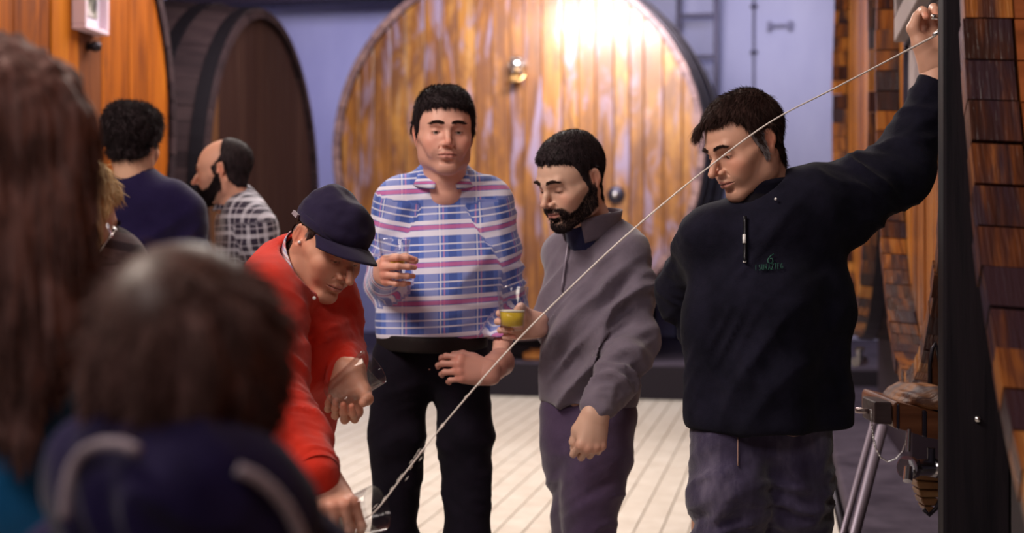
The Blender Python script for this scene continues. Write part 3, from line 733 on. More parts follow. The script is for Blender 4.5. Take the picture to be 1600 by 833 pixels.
def cask(center, ang, R, L, nst, rec, m_head, m_out, m_end, planks, label, group, planks_seed=1, head=True, bulge=.07, m_in=None, inner=.0, plank_mats=None, hoops=((.10, .07), (.34, .07), (.75, .08)), sh=0.0, head_cut=None):
    """center = centre of the front rim plane; ang = direction (radians, about Z) of local +Y, the axis running into the cask"""
    e = empty('cask', (center[0], center[1], 0), ang); tag(e, label, 'barrel', group)
    zc = center[2]; th = .055; rg = random.Random(planks_seed)
    # one stave: local y along the axis, z outwards
    def stave(r_out0, y0, y1, nseg, name, mt, ph, dr=0.0):
        V = []; Q = []
        w0 = 2*math.pi/nst*.5*.982
        for i in range(nseg+1):
            y = y0+(y1-y0)*i/nseg; ro = r_out0+bulge*math.sin(math.pi*min(1, max(0, y/L)))+dr; ri = ro-th
            for (r, s) in ((ri, -1), (ri, 1), (ro, 1), (ro, -1)):
                aa = s*w0*(1.0 if r > ri+.01 else .97); V.append((r*math.sin(aa), y, r*math.cos(aa)))
            if i == nseg: break
            k0 = i*4
            for a, b in ((0, 1), (1, 2), (2, 3), (3, 0)): Q.append((k0+a, k0+4+a, k0+4+b, k0+b))
        Q.append((0, 1, 2, 3)); k0 = nseg*4; Q.append((k0+3, k0+2, k0+1, k0))
        return fast_mesh(name, np.array(V), np.array(Q)[:, ::-1].copy(), False)
    me = stave(R, 0, L, 8, 'stave', m_out, 0); me.materials.append(m_out)
    mi = None
    if m_end is not None:                       # chime section in front of the head: carries the end look
        mi = stave(R, 0, rec, 1, 'stave_end', m_end, 0); mi.materials.append(m_end)
        me2 = stave(R, rec+.006, L, 8, 'stave', m_out, 0); me2.materials.append(m_out); me = me2
    for i in range(nst):
        a = 2*math.pi*i/nst
        o = link('stave', me, None, e); o.location = (0, 0, zc); o.rotation_euler = (0, a+rg.gauss(0, .0008), 0)
        if mi is not None:
            q = link('stave_end', mi, None, o); q.location = (0, rg.uniform(-.003, .002), rg.uniform(-.002, .003)); q.rotation_euler = (rg.gauss(0, .0012), rg.gauss(0, .0006), 0)
    for (y, wd) in hoops:
        for yy in (y, L-y):
            ro = R+bulge*math.sin(math.pi*yy/L)
            lathe('hoop', [(ro-.01, yy-wd/2), (ro+.010, yy-wd/2), (ro+.014, yy+wd/2), (ro-.01, yy+wd/2)], M_HOOP, e, 72, Matrix.Translation((0, 0, zc)) @ Matrix.Rotation(-math.pi/2, 4, 'X') @ Matrix.Diagonal((1, -1, 1, 1)) if False else Matrix.Translation((0, 0, zc)) @ Matrix(((1, 0, 0, 0), (0, 0, 1, 0), (0, 1, 0, 0), (0, 0, 0, 1))), False)
    # heads made of boards
    ri = R-th-.002
    for fy, side in ((rec, 1), (L-rec, -1)):
        if side == 1 and not head: fy = rec+inner
        x = -ri; bi = 0
        while x < ri-.01:
            wd = planks*(1+rg.uniform(-.22, .22)) if side == 1 else planks*2.2
            x1 = min(ri, x+wd); x0 = x
            xs = np.linspace(x0+.0025, x1-.0025, 6); top = np.sqrt(np.maximum(ri*ri-xs*xs, 0))
            V = []; bev = .006; prot = rg.uniform(-.004, .004)
            for yy, ins in ((fy+.045, 0), (fy+bev+prot, 0), (fy+prot, bev)):
                xx = xs.copy(); xx[0] += ins; xx[-1] -= ins
                tt = np.sqrt(np.maximum(ri*ri-xx*xx, 0))
                for q_, t_ in zip(xx, tt): V.append((q_, yy if side == 1 else 2*fy-yy, t_))
                for q_, t_ in zip(xx[::-1], tt[::-1]): V.append((q_, yy if side == 1 else 2*fy-yy, -t_))
            Q = []; nn = 12
            for l in range(2):
                for s in range(nn): s2 = (s+1) % nn; Q.append((l*nn+s, l*nn+s2, (l+1)*nn+s2, (l+1)*nn+s))
            for s in range(5): Q.append((2*nn+s, 2*nn+s+1, 2*nn+10-s, 2*nn+11-s))
            mt = m_head if side == 1 else m_out
            if plank_mats and side == 1: mt = plank_mats((x0+x1)/2) or mt
            bm_ = bmesh.new(); vv = [bm_.verts.new(q_) for q_ in V]
            for f in Q:
                try: bm_.faces.new([vv[t_] for t_ in f])
                except ValueError: pass
            o = link('head_board', bm_mesh(bm_, 'head_board'), mt, e); o.location = (0, 0, zc)
            x = x1; bi += 1
    return e
def cradle(e, R, L, zc, m_, ztop=None, z0=.0):
    for y in (.35, L-.35):
        bm = bmesh.new(); rr = R+.05
        xs = np.linspace(-R*.62, R*.62, 15)
        V1 = []
        for x in xs: V1.append((x, zc-math.sqrt(rr*rr-x*x)+.0))
        vv = []
        for yy in (y-.09, y+.09):
            top = [bm.verts.new((x, yy, z)) for x, z in V1]; bot = [bm.verts.new((x, yy, z0)) for x, z in V1]; vv.append((top, bot))
        for i in range(len(xs)-1):
            for (t, b) in vv: bm.faces.new((t[i], t[i+1], b[i+1], b[i]))
            bm.faces.new((vv[0][0][i], vv[1][0][i], vv[1][0][i+1], vv[0][0][i+1])); bm.faces.new((vv[0][1][i], vv[0][1][i+1], vv[1][1][i+1], vv[1][1][i]))
        for i in (0, -1): bm.faces.new((vv[0][0][i], vv[0][1][i], vv[1][1][i], vv[1][0][i]))
        link('cradle', bm_mesh(bm, 'cradle'), m_, e)
# big cask facing the hall
RB = 1.66; vb = 10.95
ub = room_u(801, vb+.0)
cb = room(ub, vb, 2.155)
big = cask(cb, -TH, RB, 2.6, 88, .075, M_HEAD_WEATHER, M_STV_DK, M_STV_PALE, .150, 'huge weathered orange cask facing the hall on the dark plinth', None, 3, bulge=.13)
cradle(big, RB, 2.6, 2.155, M_BEAM, z0=.315)
# its gauge lamp / tap fitting
tx = (808-801)/F*11.2; tz = EYE+(HOR-97)/F*11.0
fit = empty('cask_fitting', cb+U*(tx)+Vector((0, 0, 0)), -TH); fit.location = (fit.location.x, fit.location.y, tz); tag(fit, 'bright metal plug fitting with an orange cap on the big cask head', 'fitting')
lathe('plug', [(0, -.09), (.03, -.088), (.045, -.07), (.05, -.04), (.075, -.03), (.078, .06), (0, .062)], M_CHROME, fit, 24, Matrix(((1, 0, 0, 0), (0, 0, 1, .0), (0, 1, 0, 0), (0, 0, 0, 1))))
for i in range(6):
    a = i*math.pi/3; box('lug', (.055*math.cos(a)-.012, -.045, .055*math.sin(a)-.012), (.055*math.cos(a)+.012, -.02, .055*math.sin(a)+.012), M_CHROME, fit, .003)
box('cap', (-.055, -.05, -.15), (.035, .065, -.085), M_BRASS, fit, .012); 
tube('handle', [(-.10, -.04, -.17), (-.05, -.06, -.15), (.05, -.06, -.14), (.075, -.04, -.10), (.08, -.02, -.05)], .010, M_BRASS, fit)
# small round bung low on the head
bg = empty('cask_bung', cb+U*((963-801)/F*11.1), -TH); bg.location = (bg.location.x, bg.location.y, EYE+(HOR-304)/F*11.0); tag(bg, 'small pale metal bung on a dark damp stain of the big cask head', 'bung')
lathe('bung_body', [(0, -.03), (.02, -.028), (.024, 0), (.024, .08), (0, .08)], M_CHROME, bg, 18, Matrix(((1, 0, 0, 0), (0, 0, 1, 0), (0, 1, 0, 0), (0, 0, 0, 1))))
lathe('flange', [(.024, .05), (.075, .055), (.08, .078), (.024, .08)], M_STEEL_DK, bg, 24, Matrix(((1, 0, 0, 0), (0, 0, 1, 0), (0, 1, 0, 0), (0, 0, 0, 1))))
# plinth
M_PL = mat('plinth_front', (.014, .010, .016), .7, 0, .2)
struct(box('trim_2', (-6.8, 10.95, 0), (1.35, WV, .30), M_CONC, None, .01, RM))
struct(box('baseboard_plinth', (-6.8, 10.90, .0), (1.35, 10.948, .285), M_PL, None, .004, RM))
ck = empty('wood_chock', room(room_u(835, 11.1), 11.1), -TH); tag(ck, 'small orange wooden chock on the plinth under the big cask', 'chock')
box('block', (-.09, -.05, .305), (.09, .08, .37), M_HEAD_OR, ck, .008); box('wedge', (-.04, -.04, .372), (.07, .06, .40), M_HEAD_OR, ck, .006)
# right row
def right_cask(far_px, Yf, R, zc, near_px=None, **kw):
    X = (far_px-800)/F*Yf; far = Vector((X, Yf, 0))
    if near_px is None: d = W.copy()
    else:
        Yn = Yf-2*R*.98; d = (far-Vector(((near_px-800)/F*Yn, Yn, 0))).normalized()
    c = far-d*R; ax = Vector((d.y, -d.x, 0))               # into the cask (to the right)
    ang = math.atan2(-ax.x, ax.y)
    return c+Vector((0, 0, zc)), ang, d, ax
rows = []
c1, a1, d1, x1 = right_cask(1489, 2.47, 1.44, 2.22)
n1 = cask(c1, a1, 1.44, 2.2, 100, .085, M_HEAD_OR, M_STV_IN, M_STV_OR, .16, 'nearest cask at the right edge, its rim of charred orange stave ends', 'casks along the right wall', 5, head=False, inner=.32)
cradle(n1, 1.44, 2.2, 2.22, M_BEAM)
c2, a2, d2, x2 = right_cask(1367, 5.62, 1.36, 2.22)
n2 = cask(c2, a2, 1.36, 2.2, 92, .10, M_HEAD_OR, M_STV_DK, M_STV_OR, .17, 'orange varnished cask behind the raised arm, with picture frames and a shut hatch', 'casks along the right wall', 6)
cradle(n2, 1.36, 2.2, 2.22, M_BEAM)
c3, a3, d3, x3 = right_cask(1300, 8.95, 1.42, 2.22, near_px=1357)
n3 = cask(c3, a3, 1.42, 1.5, 88, .10, M_HEAD_OR, M_STV_DK, M_STV_OR, .17, 'farthest narrow-seen cask of the right row, beside the lavender wall', 'casks along the right wall', 8)
cradle(n3, 1.42, 1.5, 2.22, M_BEAM)
# left row
def left_cask(cx, Yc, R, zc, d, **kw):
    d = Vector((d[0], d[1], 0)).normalized(); ax = Vector((-d.y, d.x, 0)); ang = math.atan2(-ax.x, ax.y)
    return Vector((cx, Yc, zc)), ang
c4, a4 = left_cask(-1.79, 9.5, 1.38, 1.66, (.11, .994))
n4 = cask(c4, a4, 1.38, 2.1, 84, .05, M_HEAD_DK, M_STV_DK, None, .17, 'dark brown cask beside the wall, left of the big weathered one', None, 9, plank_mats=lambda x: M_HEAD_TAN_DK if -1.30 < x < -1.02 else None, hoops=((.07, .09), (.36, .09), (.8, .09)), bulge=.10)
cradle(n4, 1.38, 2.1, 1.66, M_BEAM)
c5, a5 = left_cask(-2.19, 5.95, 1.47, 2.0, (.17, .985))
n5 = cask(c5, a5, 1.47, 2.2, 88, .02, M_HEAD_OR2, M_STV_DK, None, .26, 'warm orange cask at the left with a small picture on it', None, 12, plank_mats=lambda x: M_HEAD_BRN if .42 < x < .72 else None, bulge=.09, hoops=((.06, .11), (.40, .09), (.8, .09)))
cradle(n5, 1.47, 2.2, 2.0, M_BEAM)
def on_plane(px, py, c, ang, dist):
    """photo ray meets the plane `dist` in front (towards the hall) of a cask rim plane -> world point"""
    ax = Vector((-math.sin(ang), math.cos(ang), 0)); r = Vector(((px-800)/F, 1, -(py-HOR)/F)); o = Vector((0, 0, EYE))
    c = Vector(c)-ax*dist; t = (c-o).dot(ax)/r.dot(ax); return o+r*t
# post between the right-hand casks
pp = P(1483, 300, 2.60)
po = empty('wooden_post', (pp[0]+.072, 2.66, 0), -TH); tag(po, 'tall black square post in front of the gap between the two right casks', 'post')
M_POST = wood('black_post_wood', [(.2, (.003, .0025, .004)), (.5, (.006, .005, .008)), (.8, (.014, .010, .014))], .7, 2, 9.0, spec=.12)
box('shaft', (-.066, -.05, .02), (.066, .05, 4.45), M_POST, po, .006); box('foot_plate', (-.09, -.07, 0), (.09, .07, .02), M_STEEL_DK, po, .003)
for z in (1.43, .98): lathe('bolt_head', [(0, -.058), (.006, -.057), (.008, -.050), (0, -.049)], M_CHROME, po, 10, Matrix.Translation((.0, 0, z)) @ Matrix(((1, 0, 0, 0), (0, 0, 1, 0), (0, 1, 0, 0), (0, 0, 0, 1))))
# picture frames
def frame(name, corners, cask_c, ang, dist, th, mfr, mgl, label, cat, bar=.05, inside=None):
    ax = Vector((-math.sin(ang), math.cos(ang), 0)); dd = Vector((math.cos(ang), math.sin(ang), 0))
    pts = [on_plane(px, py, cask_c, ang, dist) for px, py in corners]
    us = [(p-Vector(cask_c)).dot(dd) for p in pts]; zs = [p.z for p in pts]
    u0, u1 = min(us), max(us); z0, z1 = min(zs), max(zs)
    base = Vector(cask_c)-ax*dist; base.z = 0
    e = empty(name, base+dd*(u0+u1)/2, ang); tag(e, label, cat); hw = (u1-u0)/2
    for lo, hi in (((-hw, 0, z0), (hw, th, z0+bar)), ((-hw, 0, z1-bar), (hw, th, z1)), ((-hw, 0, z0+bar), (-hw+bar, th, z1-bar)), ((hw-bar, 0, z0+bar), (hw, th, z1-bar))):
        box('frame_bar', lo, hi, mfr, e, .004)
    box('picture', (-hw+bar, th*.55, z0+bar), (hw-bar, th*.8, z1-bar), mgl, e)
    return e, hw, z0, z1
M_FR_GREY = wood('grey_frame_wood', [(.2, (.10, .075, .075)), (.5, (.19, .15, .15)), (.8, (.28, .23, .23))], .5, 1, 9.0)
m = mat('photo_print', (.6, .55, .6), .35); n = NT(m)
n.base(n.ramp(n.noise(n.coord((1, 1, 1)), 7, 5, .6), [(.40, (.03, .03, .03)), (.50, (.25, .24, .20)), (.58, (.62, .56, .62))], 'LINEAR')); M_PRINT = m
M_MAT_WHITE = mat('white_mount', (.70, .64, .78), .5)
m = mat('smoky_glazed_print', (.2, .17, .18), .45); n = NT(m)
n.base(n.ramp(n.noise(n.coord((1, 1, 1)), 5, 4, .6), [(.35, (.10, .08, .09)), (.65, (.30, .26, .27))])); M_SMOKE = m
e, hw, z0, z1 = frame('picture_frame', [(1397, 50), (1397, -60), (1466, -60)], c2, a2, .00, .09, M_FR_GREY, M_PRINT, 'thick grey wooden picture frame hung above the raised hand on the right cask', 'frame', .09)
frame('glazed_notice', [(1411, 66), (1411, 225), (1476, 225)], c2, a2, -.04, .03, M_STEEL_DK, M_SMOKE, 'smoky glazed notice behind the raised wrist on the right cask', 'notice', .02)
# small picture on the left cask
e, hw, z0, z1 = frame('small_picture', [(134, 44), (134, -25), (171, -25)], c5, a5, .06, .075, mat('pale_frame', (.62, .48, .58), .4), M_MAT_WHITE, 'small white-mounted picture hanging on the left orange cask', 'picture', .022)
box('print', (-hw+.075, .035, z0+.075), (hw-.06, .04, z1-.06), M_PRINT, e)
# a dark recessed board with a black knob under it
kb = on_plane(143, 73, c5, a5, .0); ke = empty('wall_peg', (kb.x, kb.y, 0), a5); tag(ke, 'small black peg under the picture on the left orange cask', 'peg')
lathe('knob_body', [(0, -.05), (.02, -.045), (.028, -.02), (.02, .0), (.02, .03), (0, .03)], M_HOOP, ke, 16, Matrix.Translation((0, 0, kb.z)) @ Matrix(((1, 0, 0, 0), (0, 0, 1, 0), (0, 1, 0, 0), (0, 0, 0, 1))))
# ------------------------------------------------------------------ hatch bar, tap, rod and chain on the right cask
M_BARK = wood('rough_split_wood', [(.25, (.07, .035, .028)), (.5, (.20, .07, .020)), (.75, (.36, .15, .045))], .55, 0, 10.0, (.08, .055, .06), (.42, .6), 1.0, spec=.15)
M_RED = wood('reddish_bar_wood', [(.2, (.05, .016, .010)), (.5, (.15, .05, .02)), (.8, (.26, .10, .04))], .4, 0, 8.0)
hb = empty('hatch_bar', (P(1430, 640, 3.35)[0], 3.35, 0), 0); tag(hb, 'reddish wooden hatch bar with a rough log top and steel rod on the right cask', 'hatch bar')
o0 = np.array((P(1430, 640, 3.35)[0], 3.35, 0))
def rel(px, py, Y): return P(px, py, Y)-o0
def prism(name, poly, y0, y1, mt, par, dz=None):
    """poly = photo points at y0; the piece runs back to y1"""
    bm = bmesh.new(); a = [bm.verts.new(Vector(rel(px, py, y0))) for px, py in poly]
    b = [bm.verts.new(Vector(rel(px, py, y0)+np.array((.0, y1-y0, 0)))) for px, py in poly]
    n_ = len(poly); bm.faces.new(a); bm.faces.new(b[::-1])
    for i in range(n_): bm.faces.new((a[i], b[i], b[(i+1) % n_], a[(i+1) % n_]))
    bmesh.ops.bevel(bm, geom=list(bm.edges), offset=.003, segments=1, affect='EDGES')
    return link(name, bm_mesh(bm, name), mt, par)
prism('bar', [(1396, 634), (1400, 628), (1482, 648), (1482, 690), (1450, 684), (1396, 668)], 3.3, 3.6, M_RED, hb)
prism('bar_groove', [(1402, 632), (1406, 631), (1406, 672), (1402, 671)], 3.293, 3.31, M_STEEL_DK, hb)
prism('bar_groove', [(1442, 641), (1449, 642), (1449, 685), (1442, 683)], 3.293, 3.31, M_STEEL_DK, hb)
# log slab with a broken front edge
sl = SDF(); sl.ell(rel(1435, 632, 3.45)+np.array((0, 0, .02)), (.078, .17, .035), .01); sl.cut((0, 0, -1), rel(1435, 640, 3.35), .01)
V, Q = sl.mesh(.006); N = normals(V, Q); V += N*((vnoise(V*np.array((40, 14, 60)), 4)-.5)*.02)[:, None]; V[:, 0] *= 1.0
link('log_slab', fast_mesh('log_slab', V, Q), M_BARK, hb)
prism('block', [(1367, 628), (1394, 629), (1394, 664), (1367, 662)], 3.30, 3.42, wood('grey_block_wood', [(.2, (.045, .028, .03)), (.8, (.11, .075, .08))], .6, 0, spec=.2), hb)
V, Fc = tube_np([rel(1337, 641, 3.36), rel(1368, 643, 3.36)], .0075, 12); link('rod', mesh_np('rod', np.array(V), Fc), mat('worn_steel', (.42, .34, .34), .3, 1.0), hb)
ch = empty('chain', (P(1363, 650, 3.35)[0], 3.35, 0)); tag(ch, 'thin sagging metal chain hanging from the rod beside the right cask', 'chain')
o0 = np.array((P(1363, 650, 3.35)[0], 3.35, 0))
pts = [(1361, 641), (1362, 660), (1364, 680), (1368, 700), (1376, 715), (1388, 722), (1400, 717), (1410, 705), (1416, 690), (1418, 672)]
cpts = np.array([rel(px, py, 3.33) for px, py in pts]); ts = np.linspace(0, len(pts)-1, 46)
cp = np.stack([np.interp(ts, range(len(pts)), cpts[:, i]) for i in range(3)], 1)
Vs_, Fs_ = [], []
for i in range(len(cp)-1):
    mid = (cp[i]+cp[i+1])/2; d = cp[i+1]-cp[i]; L_ = np.linalg.norm(d); d /= L_; sd = np.array((0, 1, 0)) if i % 2 else np.cross(d, (0, 1, 0))
    ring = [mid+d*math.cos(t)*L_*.68+sd*math.sin(t)*L_*.32 for t in np.linspace(0, 2*math.pi, 9)]
    v, f = tube_np(ring, .0011, 4, False); k0 = len(Vs_); Vs_ += v; Fs_ += [tuple(q+k0 for q in ff) for ff in f]
link('links', mesh_np('links', np.array(Vs_), Fs_), M_CHROME, ch)
# steel tap low on the cask
tp = empty('cask_tap', (P(1440, 725, 3.3)[0], 3.3, 0)); tag(tp, 'chrome barrel tap low on the right cask, under the hatch bar', 'tap'); o0 = np.array((P(1440, 725, 3.3)[0], 3.3, 0))
def cyl(name, p0, p1, Y0, Y1, r, mt, par, seg=20):
    V, Fc = tube_np([rel(*p0, Y0), rel(*p1, Y1)], r, seg); return link(name, mesh_np(name, np.array(V), Fc, False), mt, par)
cyl('nut', (1412, 731), (1430, 731), 3.28, 3.30, .025, M_CHROME, tp, 6)
cyl('flange', (1417, 731), (1422, 731), 3.28, 3.29, .030, M_CHROME, tp)
cyl('body', (1428, 731), (1462, 731), 3.30, 3.34, .022, M_CHROME, tp)
cyl('nut', (1456, 731), (1470, 731), 3.33, 3.35, .028, M_CHROME, tp, 6)
cyl('stem', (1455, 700), (1455, 731), 3.32, 3.32, .010, M_STEEL_DK, tp)
cyl('lever', (1420, 671), (1419, 706), 3.30, 3.29, .006, M_CHROME, tp)
cyl('spout', (1420, 731), (1418, 752), 3.27, 3.25, .012, M_CHROME, tp)
# second, farther tap
t2 = empty('small_tap', (P(1343, 560, 6.6)[0], 6.6, 0)); tag(t2, 'tiny shiny tap low on the farthest right cask, beside the black fleece', 'tap'); o0 = np.array((P(1343, 560, 6.6)[0], 6.6, 0))
cyl('body', (1336, 566), (1350, 564), 6.5, 6.6, .024, M_CHROME, t2); cyl('stem', (1343, 545), (1343, 566), 6.5, 6.5, .016, M_CHROME, t2); cyl('lever', (1337, 546), (1350, 546), 6.5, 6.5, .012, M_CHROME, t2)
# hatch opening low on the right cask: lens shaped board with bands
ht = empty('cask_hatch', (P(1450, 770, 3.5)[0], 3.5, 0)); tag(ht, 'striped pale wooden hatch door below the tap, tapering to a point', 'hatch'); o0 = np.array((P(1450, 770, 3.5)[0], 3.5, 0))
hp = [(1430, 742), (1473, 742), (1472, 760), (1468, 778), (1461, 793), (1452, 801), (1444, 794), (1436, 772)]
strips = [((1430, 741), (1474, 741), (1473, 752), (1432, 750)), ((1432, 752), (1473, 754), (1472, 765), (1435, 764)), ((1435, 766), (1472, 767), (1469, 778), (1439, 777)), ((1439, 779), (1468, 780), (1462, 791), (1443, 790)), ((1444, 792), (1461, 793), (1455, 801), (1450, 801))]
for s_ in strips: prism('hatch_strip', s_, 3.40, 3.46, M_HEAD_TAN, ht)
V, Fc = tube_np([rel(px, py, 3.39) for px, py in ((1474, 738), (1474, 760), (1470, 778), (1463, 794), (1452, 805), (1443, 796))], .006, 8); link('hatch_rim', mesh_np('hatch_rim', np.array(V), Fc), M_HOOP, ht)
# vertical hatch slot above the bar
hs = empty('slot_plate', (P(1462, 590, 3.55)[0], 3.55, 0)); tag(hs, 'narrow dark oval slot above the hatch bar on the right cask', 'slot'); o0 = np.array((P(1462, 590, 3.55)[0], 3.55, 0))
V, Fc = tube_np([rel(px, py, 3.5) for px, py in ((1457, 640), (1453, 600), (1453, 570), (1457, 545), (1461, 537), (1466, 548), (1471, 580), (1474, 620), (1475, 645))], .006, 8); link('slot_rim', mesh_np('slot_rim', np.array(V), Fc), M_HOOP, hs)
prism('slot_panel', ((1458, 640), (1455, 600), (1456, 562), (1461, 543), (1468, 575), (1473, 640)), 3.51, 3.54, M_RED, hs)
# curb under the right row
M_CURB = M_CONC
struct(box('trim_3', (.27, 3.35, 0), (3.9, 10.85, .16), M_CURB, None, .012, RM))
# slanted steel props beside the curb
for i, (a, b, w_, lab) in enumerate((((1379, 668, 3.9), (1345, 800, 3.7), .016, 'pale slanted steel prop beside the curb, the nearer of two'), ((1368, 650, 4.3), (1330, 790, 4.0), .011, 'thin slanted steel prop beside the curb, behind its thicker pair'))):
    p0, p1 = P(*a), P(*b); d = p1-p0; k_ = (p1[2]-.0)/(-d[2]); p2 = p1+d*k_; e = empty('steel_prop', (p2[0], p2[1], 0)); tag(e, lab, 'prop')
    tube('strut', [p0-np.array((p2[0], p2[1], 0)), p2-np.array((p2[0], p2[1], 0))+(0, 0, .01)], w_, mat('pale_steel_%s' % 'ab'[i], (.20, .16, .21), .5, .5), e, 10)
    box('foot', (-.04, -.04, 0), (.04, .04, .012), M_STEEL_DK, e, .003)
# black hose by the jeans
hz = empty('black_hose', (P(1310, 833, 4.6)[0], 4.6, 0)); tag(hz, 'thin black hose leaning down to the floor beside the jeans', 'hose'); 
tube('hose_body', [(P(1285, 640, 5.4)-np.array((P(1310, 833, 4.6)[0], 4.6, 0))), (P(1297, 740, 5.0)-np.array((P(1310, 833, 4.6)[0], 4.6, 0))), np.array((0.02, -.0, .30)), np.array((.06, -.15, .02))], .018, M_HOOP, hz)
# ------------------------------------------------------------------ clothing materials
def cloth_mat(name, col, col2=None, rough=.85, scale=260, bump=.3, sheen=.3):
    m = mat(name, col, rough, 0, .06); n = NT(m); co = n.coord((1, 1, 1))
    c2 = col2 or tuple(min(1, c*1.5+.004) for c in col)
    n.base(n.ramp(n.noise(co, 14, 5, .65), [(.3, col), (.75, c2)]))
    n.bump(n.math('ADD', n.noise(co, scale, 3, .7), n.math('MULTIPLY', n.noise(co, 30, 3), 1.5)), bump, .004)
    n.b.inputs['Sheen Weight'].default_value = sheen; n.b.inputs['Sheen Roughness'].default_value = .5; return m
M_FLEECE_BK = cloth_mat('black_fleece', (.005, .005, .011), (.013, .012, .026), sheen=.04)
M_FLEECE_GR = cloth_mat('grey_fleece', (.135, .112, .155), (.18, .15, .20))
M_KNIT_RED = cloth_mat('red_knit', (.50, .022, .012), (.62, .035, .018), scale=400, sheen=.15)
M_NAVY = cloth_mat('navy_sweater', (.009, .005, .034), (.015, .010, .050), sheen=.15)
M_JACKET = cloth_mat('navy_jacket', (.007, .004, .024), (.020, .014, .065), sheen=.08)
M_BLUE = cloth_mat('blue_jacket', (.004, .085, .22), (.008, .13, .32))
M_BLACK = cloth_mat('black_cloth', (.006, .005, .008), (.012, .010, .015), sheen=.05)
M_PANTS_BK = cloth_mat('black_trousers', (.007, .006, .011), (.012, .009, .018), sheen=.02)
M_PANTS_PU = cloth_mat('purple_grey_trousers', (.060, .038, .085), (.085, .055, .115))
M_CAP = cloth_mat('navy_cap_cloth', (.013, .009, .030), (.022, .016, .048), scale=500, sheen=.12)
M_PIPING = cloth_mat('grey_piping', (.20, .16, .19))
M_SHOE = mat('dark_shoe_leather', (.015, .011, .012), .4)
M_WHITE_PL = mat('white_metal_tag', (.8, .8, .82), .3)
m = cloth_mat('worn_denim', (.020, .016, .040)); n = NT(m); co = n.coord()
f = n.noise(n.coord((1, 1, .35)), 7, 5, .65)
n.base(n.ramp(f, [(.35, (.018, .012, .034)), (.52, (.050, .040, .085)), (.70, (.14, .12, .19))])); M_DENIM = m
M_SEAM = mat('orange_seam_thread', (.30, .18, .16), .7)
def plaid(name, base, bands_v, bands_h, period, rough=.8, sheen=.2):
    """bands: list of (start, end, colour, opacity) in fractions of the period"""
    m = mat(name, base, rough, 0, .15); n = NT(m)
    a = n.add('ShaderNodeAttribute', attribute_name='PUV'); sp = n.add('ShaderNodeSeparateXYZ'); n.L(a.outputs['Vector'], sp.inputs[0])
    cur = None
    def fr(out): return n.math('FRACT', n.math('DIVIDE', out, period))
    fu, fv = fr(sp.outputs['X']), fr(sp.outputs['Y'])
    for f, bands in ((fu, bands_v), (fv, bands_h)):
        for s0, s1, col, op in bands:
            mk = n.math('MULTIPLY', n.math('MULTIPLY', n.math('GREATER_THAN', f, s0), n.math('LESS_THAN', f, s1)), op)
            cur = n.mix(mk, cur if cur is not None else base, col)
    n.base(cur); n.bump(n.noise(n.coord(), 350, 3), .15, .003); n.b.inputs['Sheen Weight'].default_value = sheen; return m
M_PLAID_BLUE = plaid('blue_plaid_shirt', (.10, .17, .55),
    [(.05, .42, (.30, .34, .66), .65), (.46, .50, (.80, .80, .90), .7), (.56, .60, (.70, .30, .50), .55), (.70, .92, (.04, .07, .30), .55)],
    [(.04, .20, (.80, .78, .92), .85), (.22, .33, (.62, .14, .34), .75), (.35, .46, (.84, .80, .93), .85), (.62, .66, (.82, .82, .94), .8), (.80, .84, (.80, .80, .92), .75)], .105)
M_PLAID_BW = plaid('dark_white_plaid_shirt', (.030, .022, .045),
    [(.05, .30, (.58, .56, .66), .6), (.60, .66, (.62, .58, .68), .6)], [(.05, .30, (.62, .60, .70), .62), (.60, .66, (.62, .58, .68), .6)], .062)
M_PLAID_COL = plaid('red_blue_check_collar', (.62, .56, .62), [(.0, .35, (.50, .08, .12), .6), (.5, .7, (.06, .08, .28), .7)], [(.1, .4, (.10, .14, .40), .5), (.6, .8, (.50, .08, .12), .6)], .016)
m = cloth_mat('grey_striped_sweater', (.1, .08, .1)); n = NT(m)
a = n.add('ShaderNodeAttribute', attribute_name='PUV'); sp = n.add('ShaderNodeSeparateXYZ'); n.L(a.outputs['Vector'], sp.inputs[0])
n.base(n.ramp(n.math('FRACT', n.math('DIVIDE', sp.outputs['Y'], .030)), [(0, (.17, .13, .15)), (.45, (.17, .13, .15)), (.5, (.06, .045, .06)), (.95, (.06, .045, .06)), (1, (.17, .13, .15))])); M_STRIPE = m
def puv_fn(lat, sleeves, bend=0.0):
    lat = np.array(lat, float); lat /= np.linalg.norm(lat)
    def f(V):
        u = V @ lat; v = V[:, 2]-bend*(V @ np.array((1., 0, 0)))
        for a, b, r in sleeves:
            a = np.array(a); b = np.array(b); L = np.linalg.norm(b-a); ax = (b-a)/L; t = (V-a) @ ax
            d = np.linalg.norm(V-a-np.clip(t, 0, L)[:, None]*ax, axis=1); mk = (d < r) & (t > -.02)
            s1 = np.cross(ax, (0, 1, 0)); s1 /= np.linalg.norm(s1); s2 = np.cross(ax, s1); ang = np.arctan2((V-a) @ s2, (V-a) @ s1)
            u = np.where(mk, ang*r*.8, u); v = np.where(mk, -t+a[2], v)
        return np.stack([u, v, 0*u], 1)
    return f
def pr(L): return [P(a[0], a[1], a[2]) for a in L], [a[3]/F*a[2] for a in L]
def legs(person, L, m, name='trousers', h=.009, cuts=None, segs=(), seed=0, k=.04, label=None):
    s = SDF()
    for q in L: pts, rs = q; s.chain(pts, rs, k)
    if cuts is not None: s.cut(*cuts)
    s.cut((0, 0, -1), (0, 0, .035))
    return person.cloth(name, s, h, m, segs, seed, label=label)
def comb_short(p):
    top = np.clip((p[:, 2]-.05)/.05, 0, 1)[:, None]
    return top*np.array((.35, -1, -.25))+(1-top)*np.array((0, .15, -1))
def comb_down(p): return np.array((0, .1, -1.))+np.zeros_like(p)
def comb_curl(p): return RNG.normal(size=p.shape)*.8+np.array((0, 0, -.2))
SKIN_A = (.60, .33, .235); SKIN_B = (.66, .42, .32); SKIN_R = (.62, .31, .21)

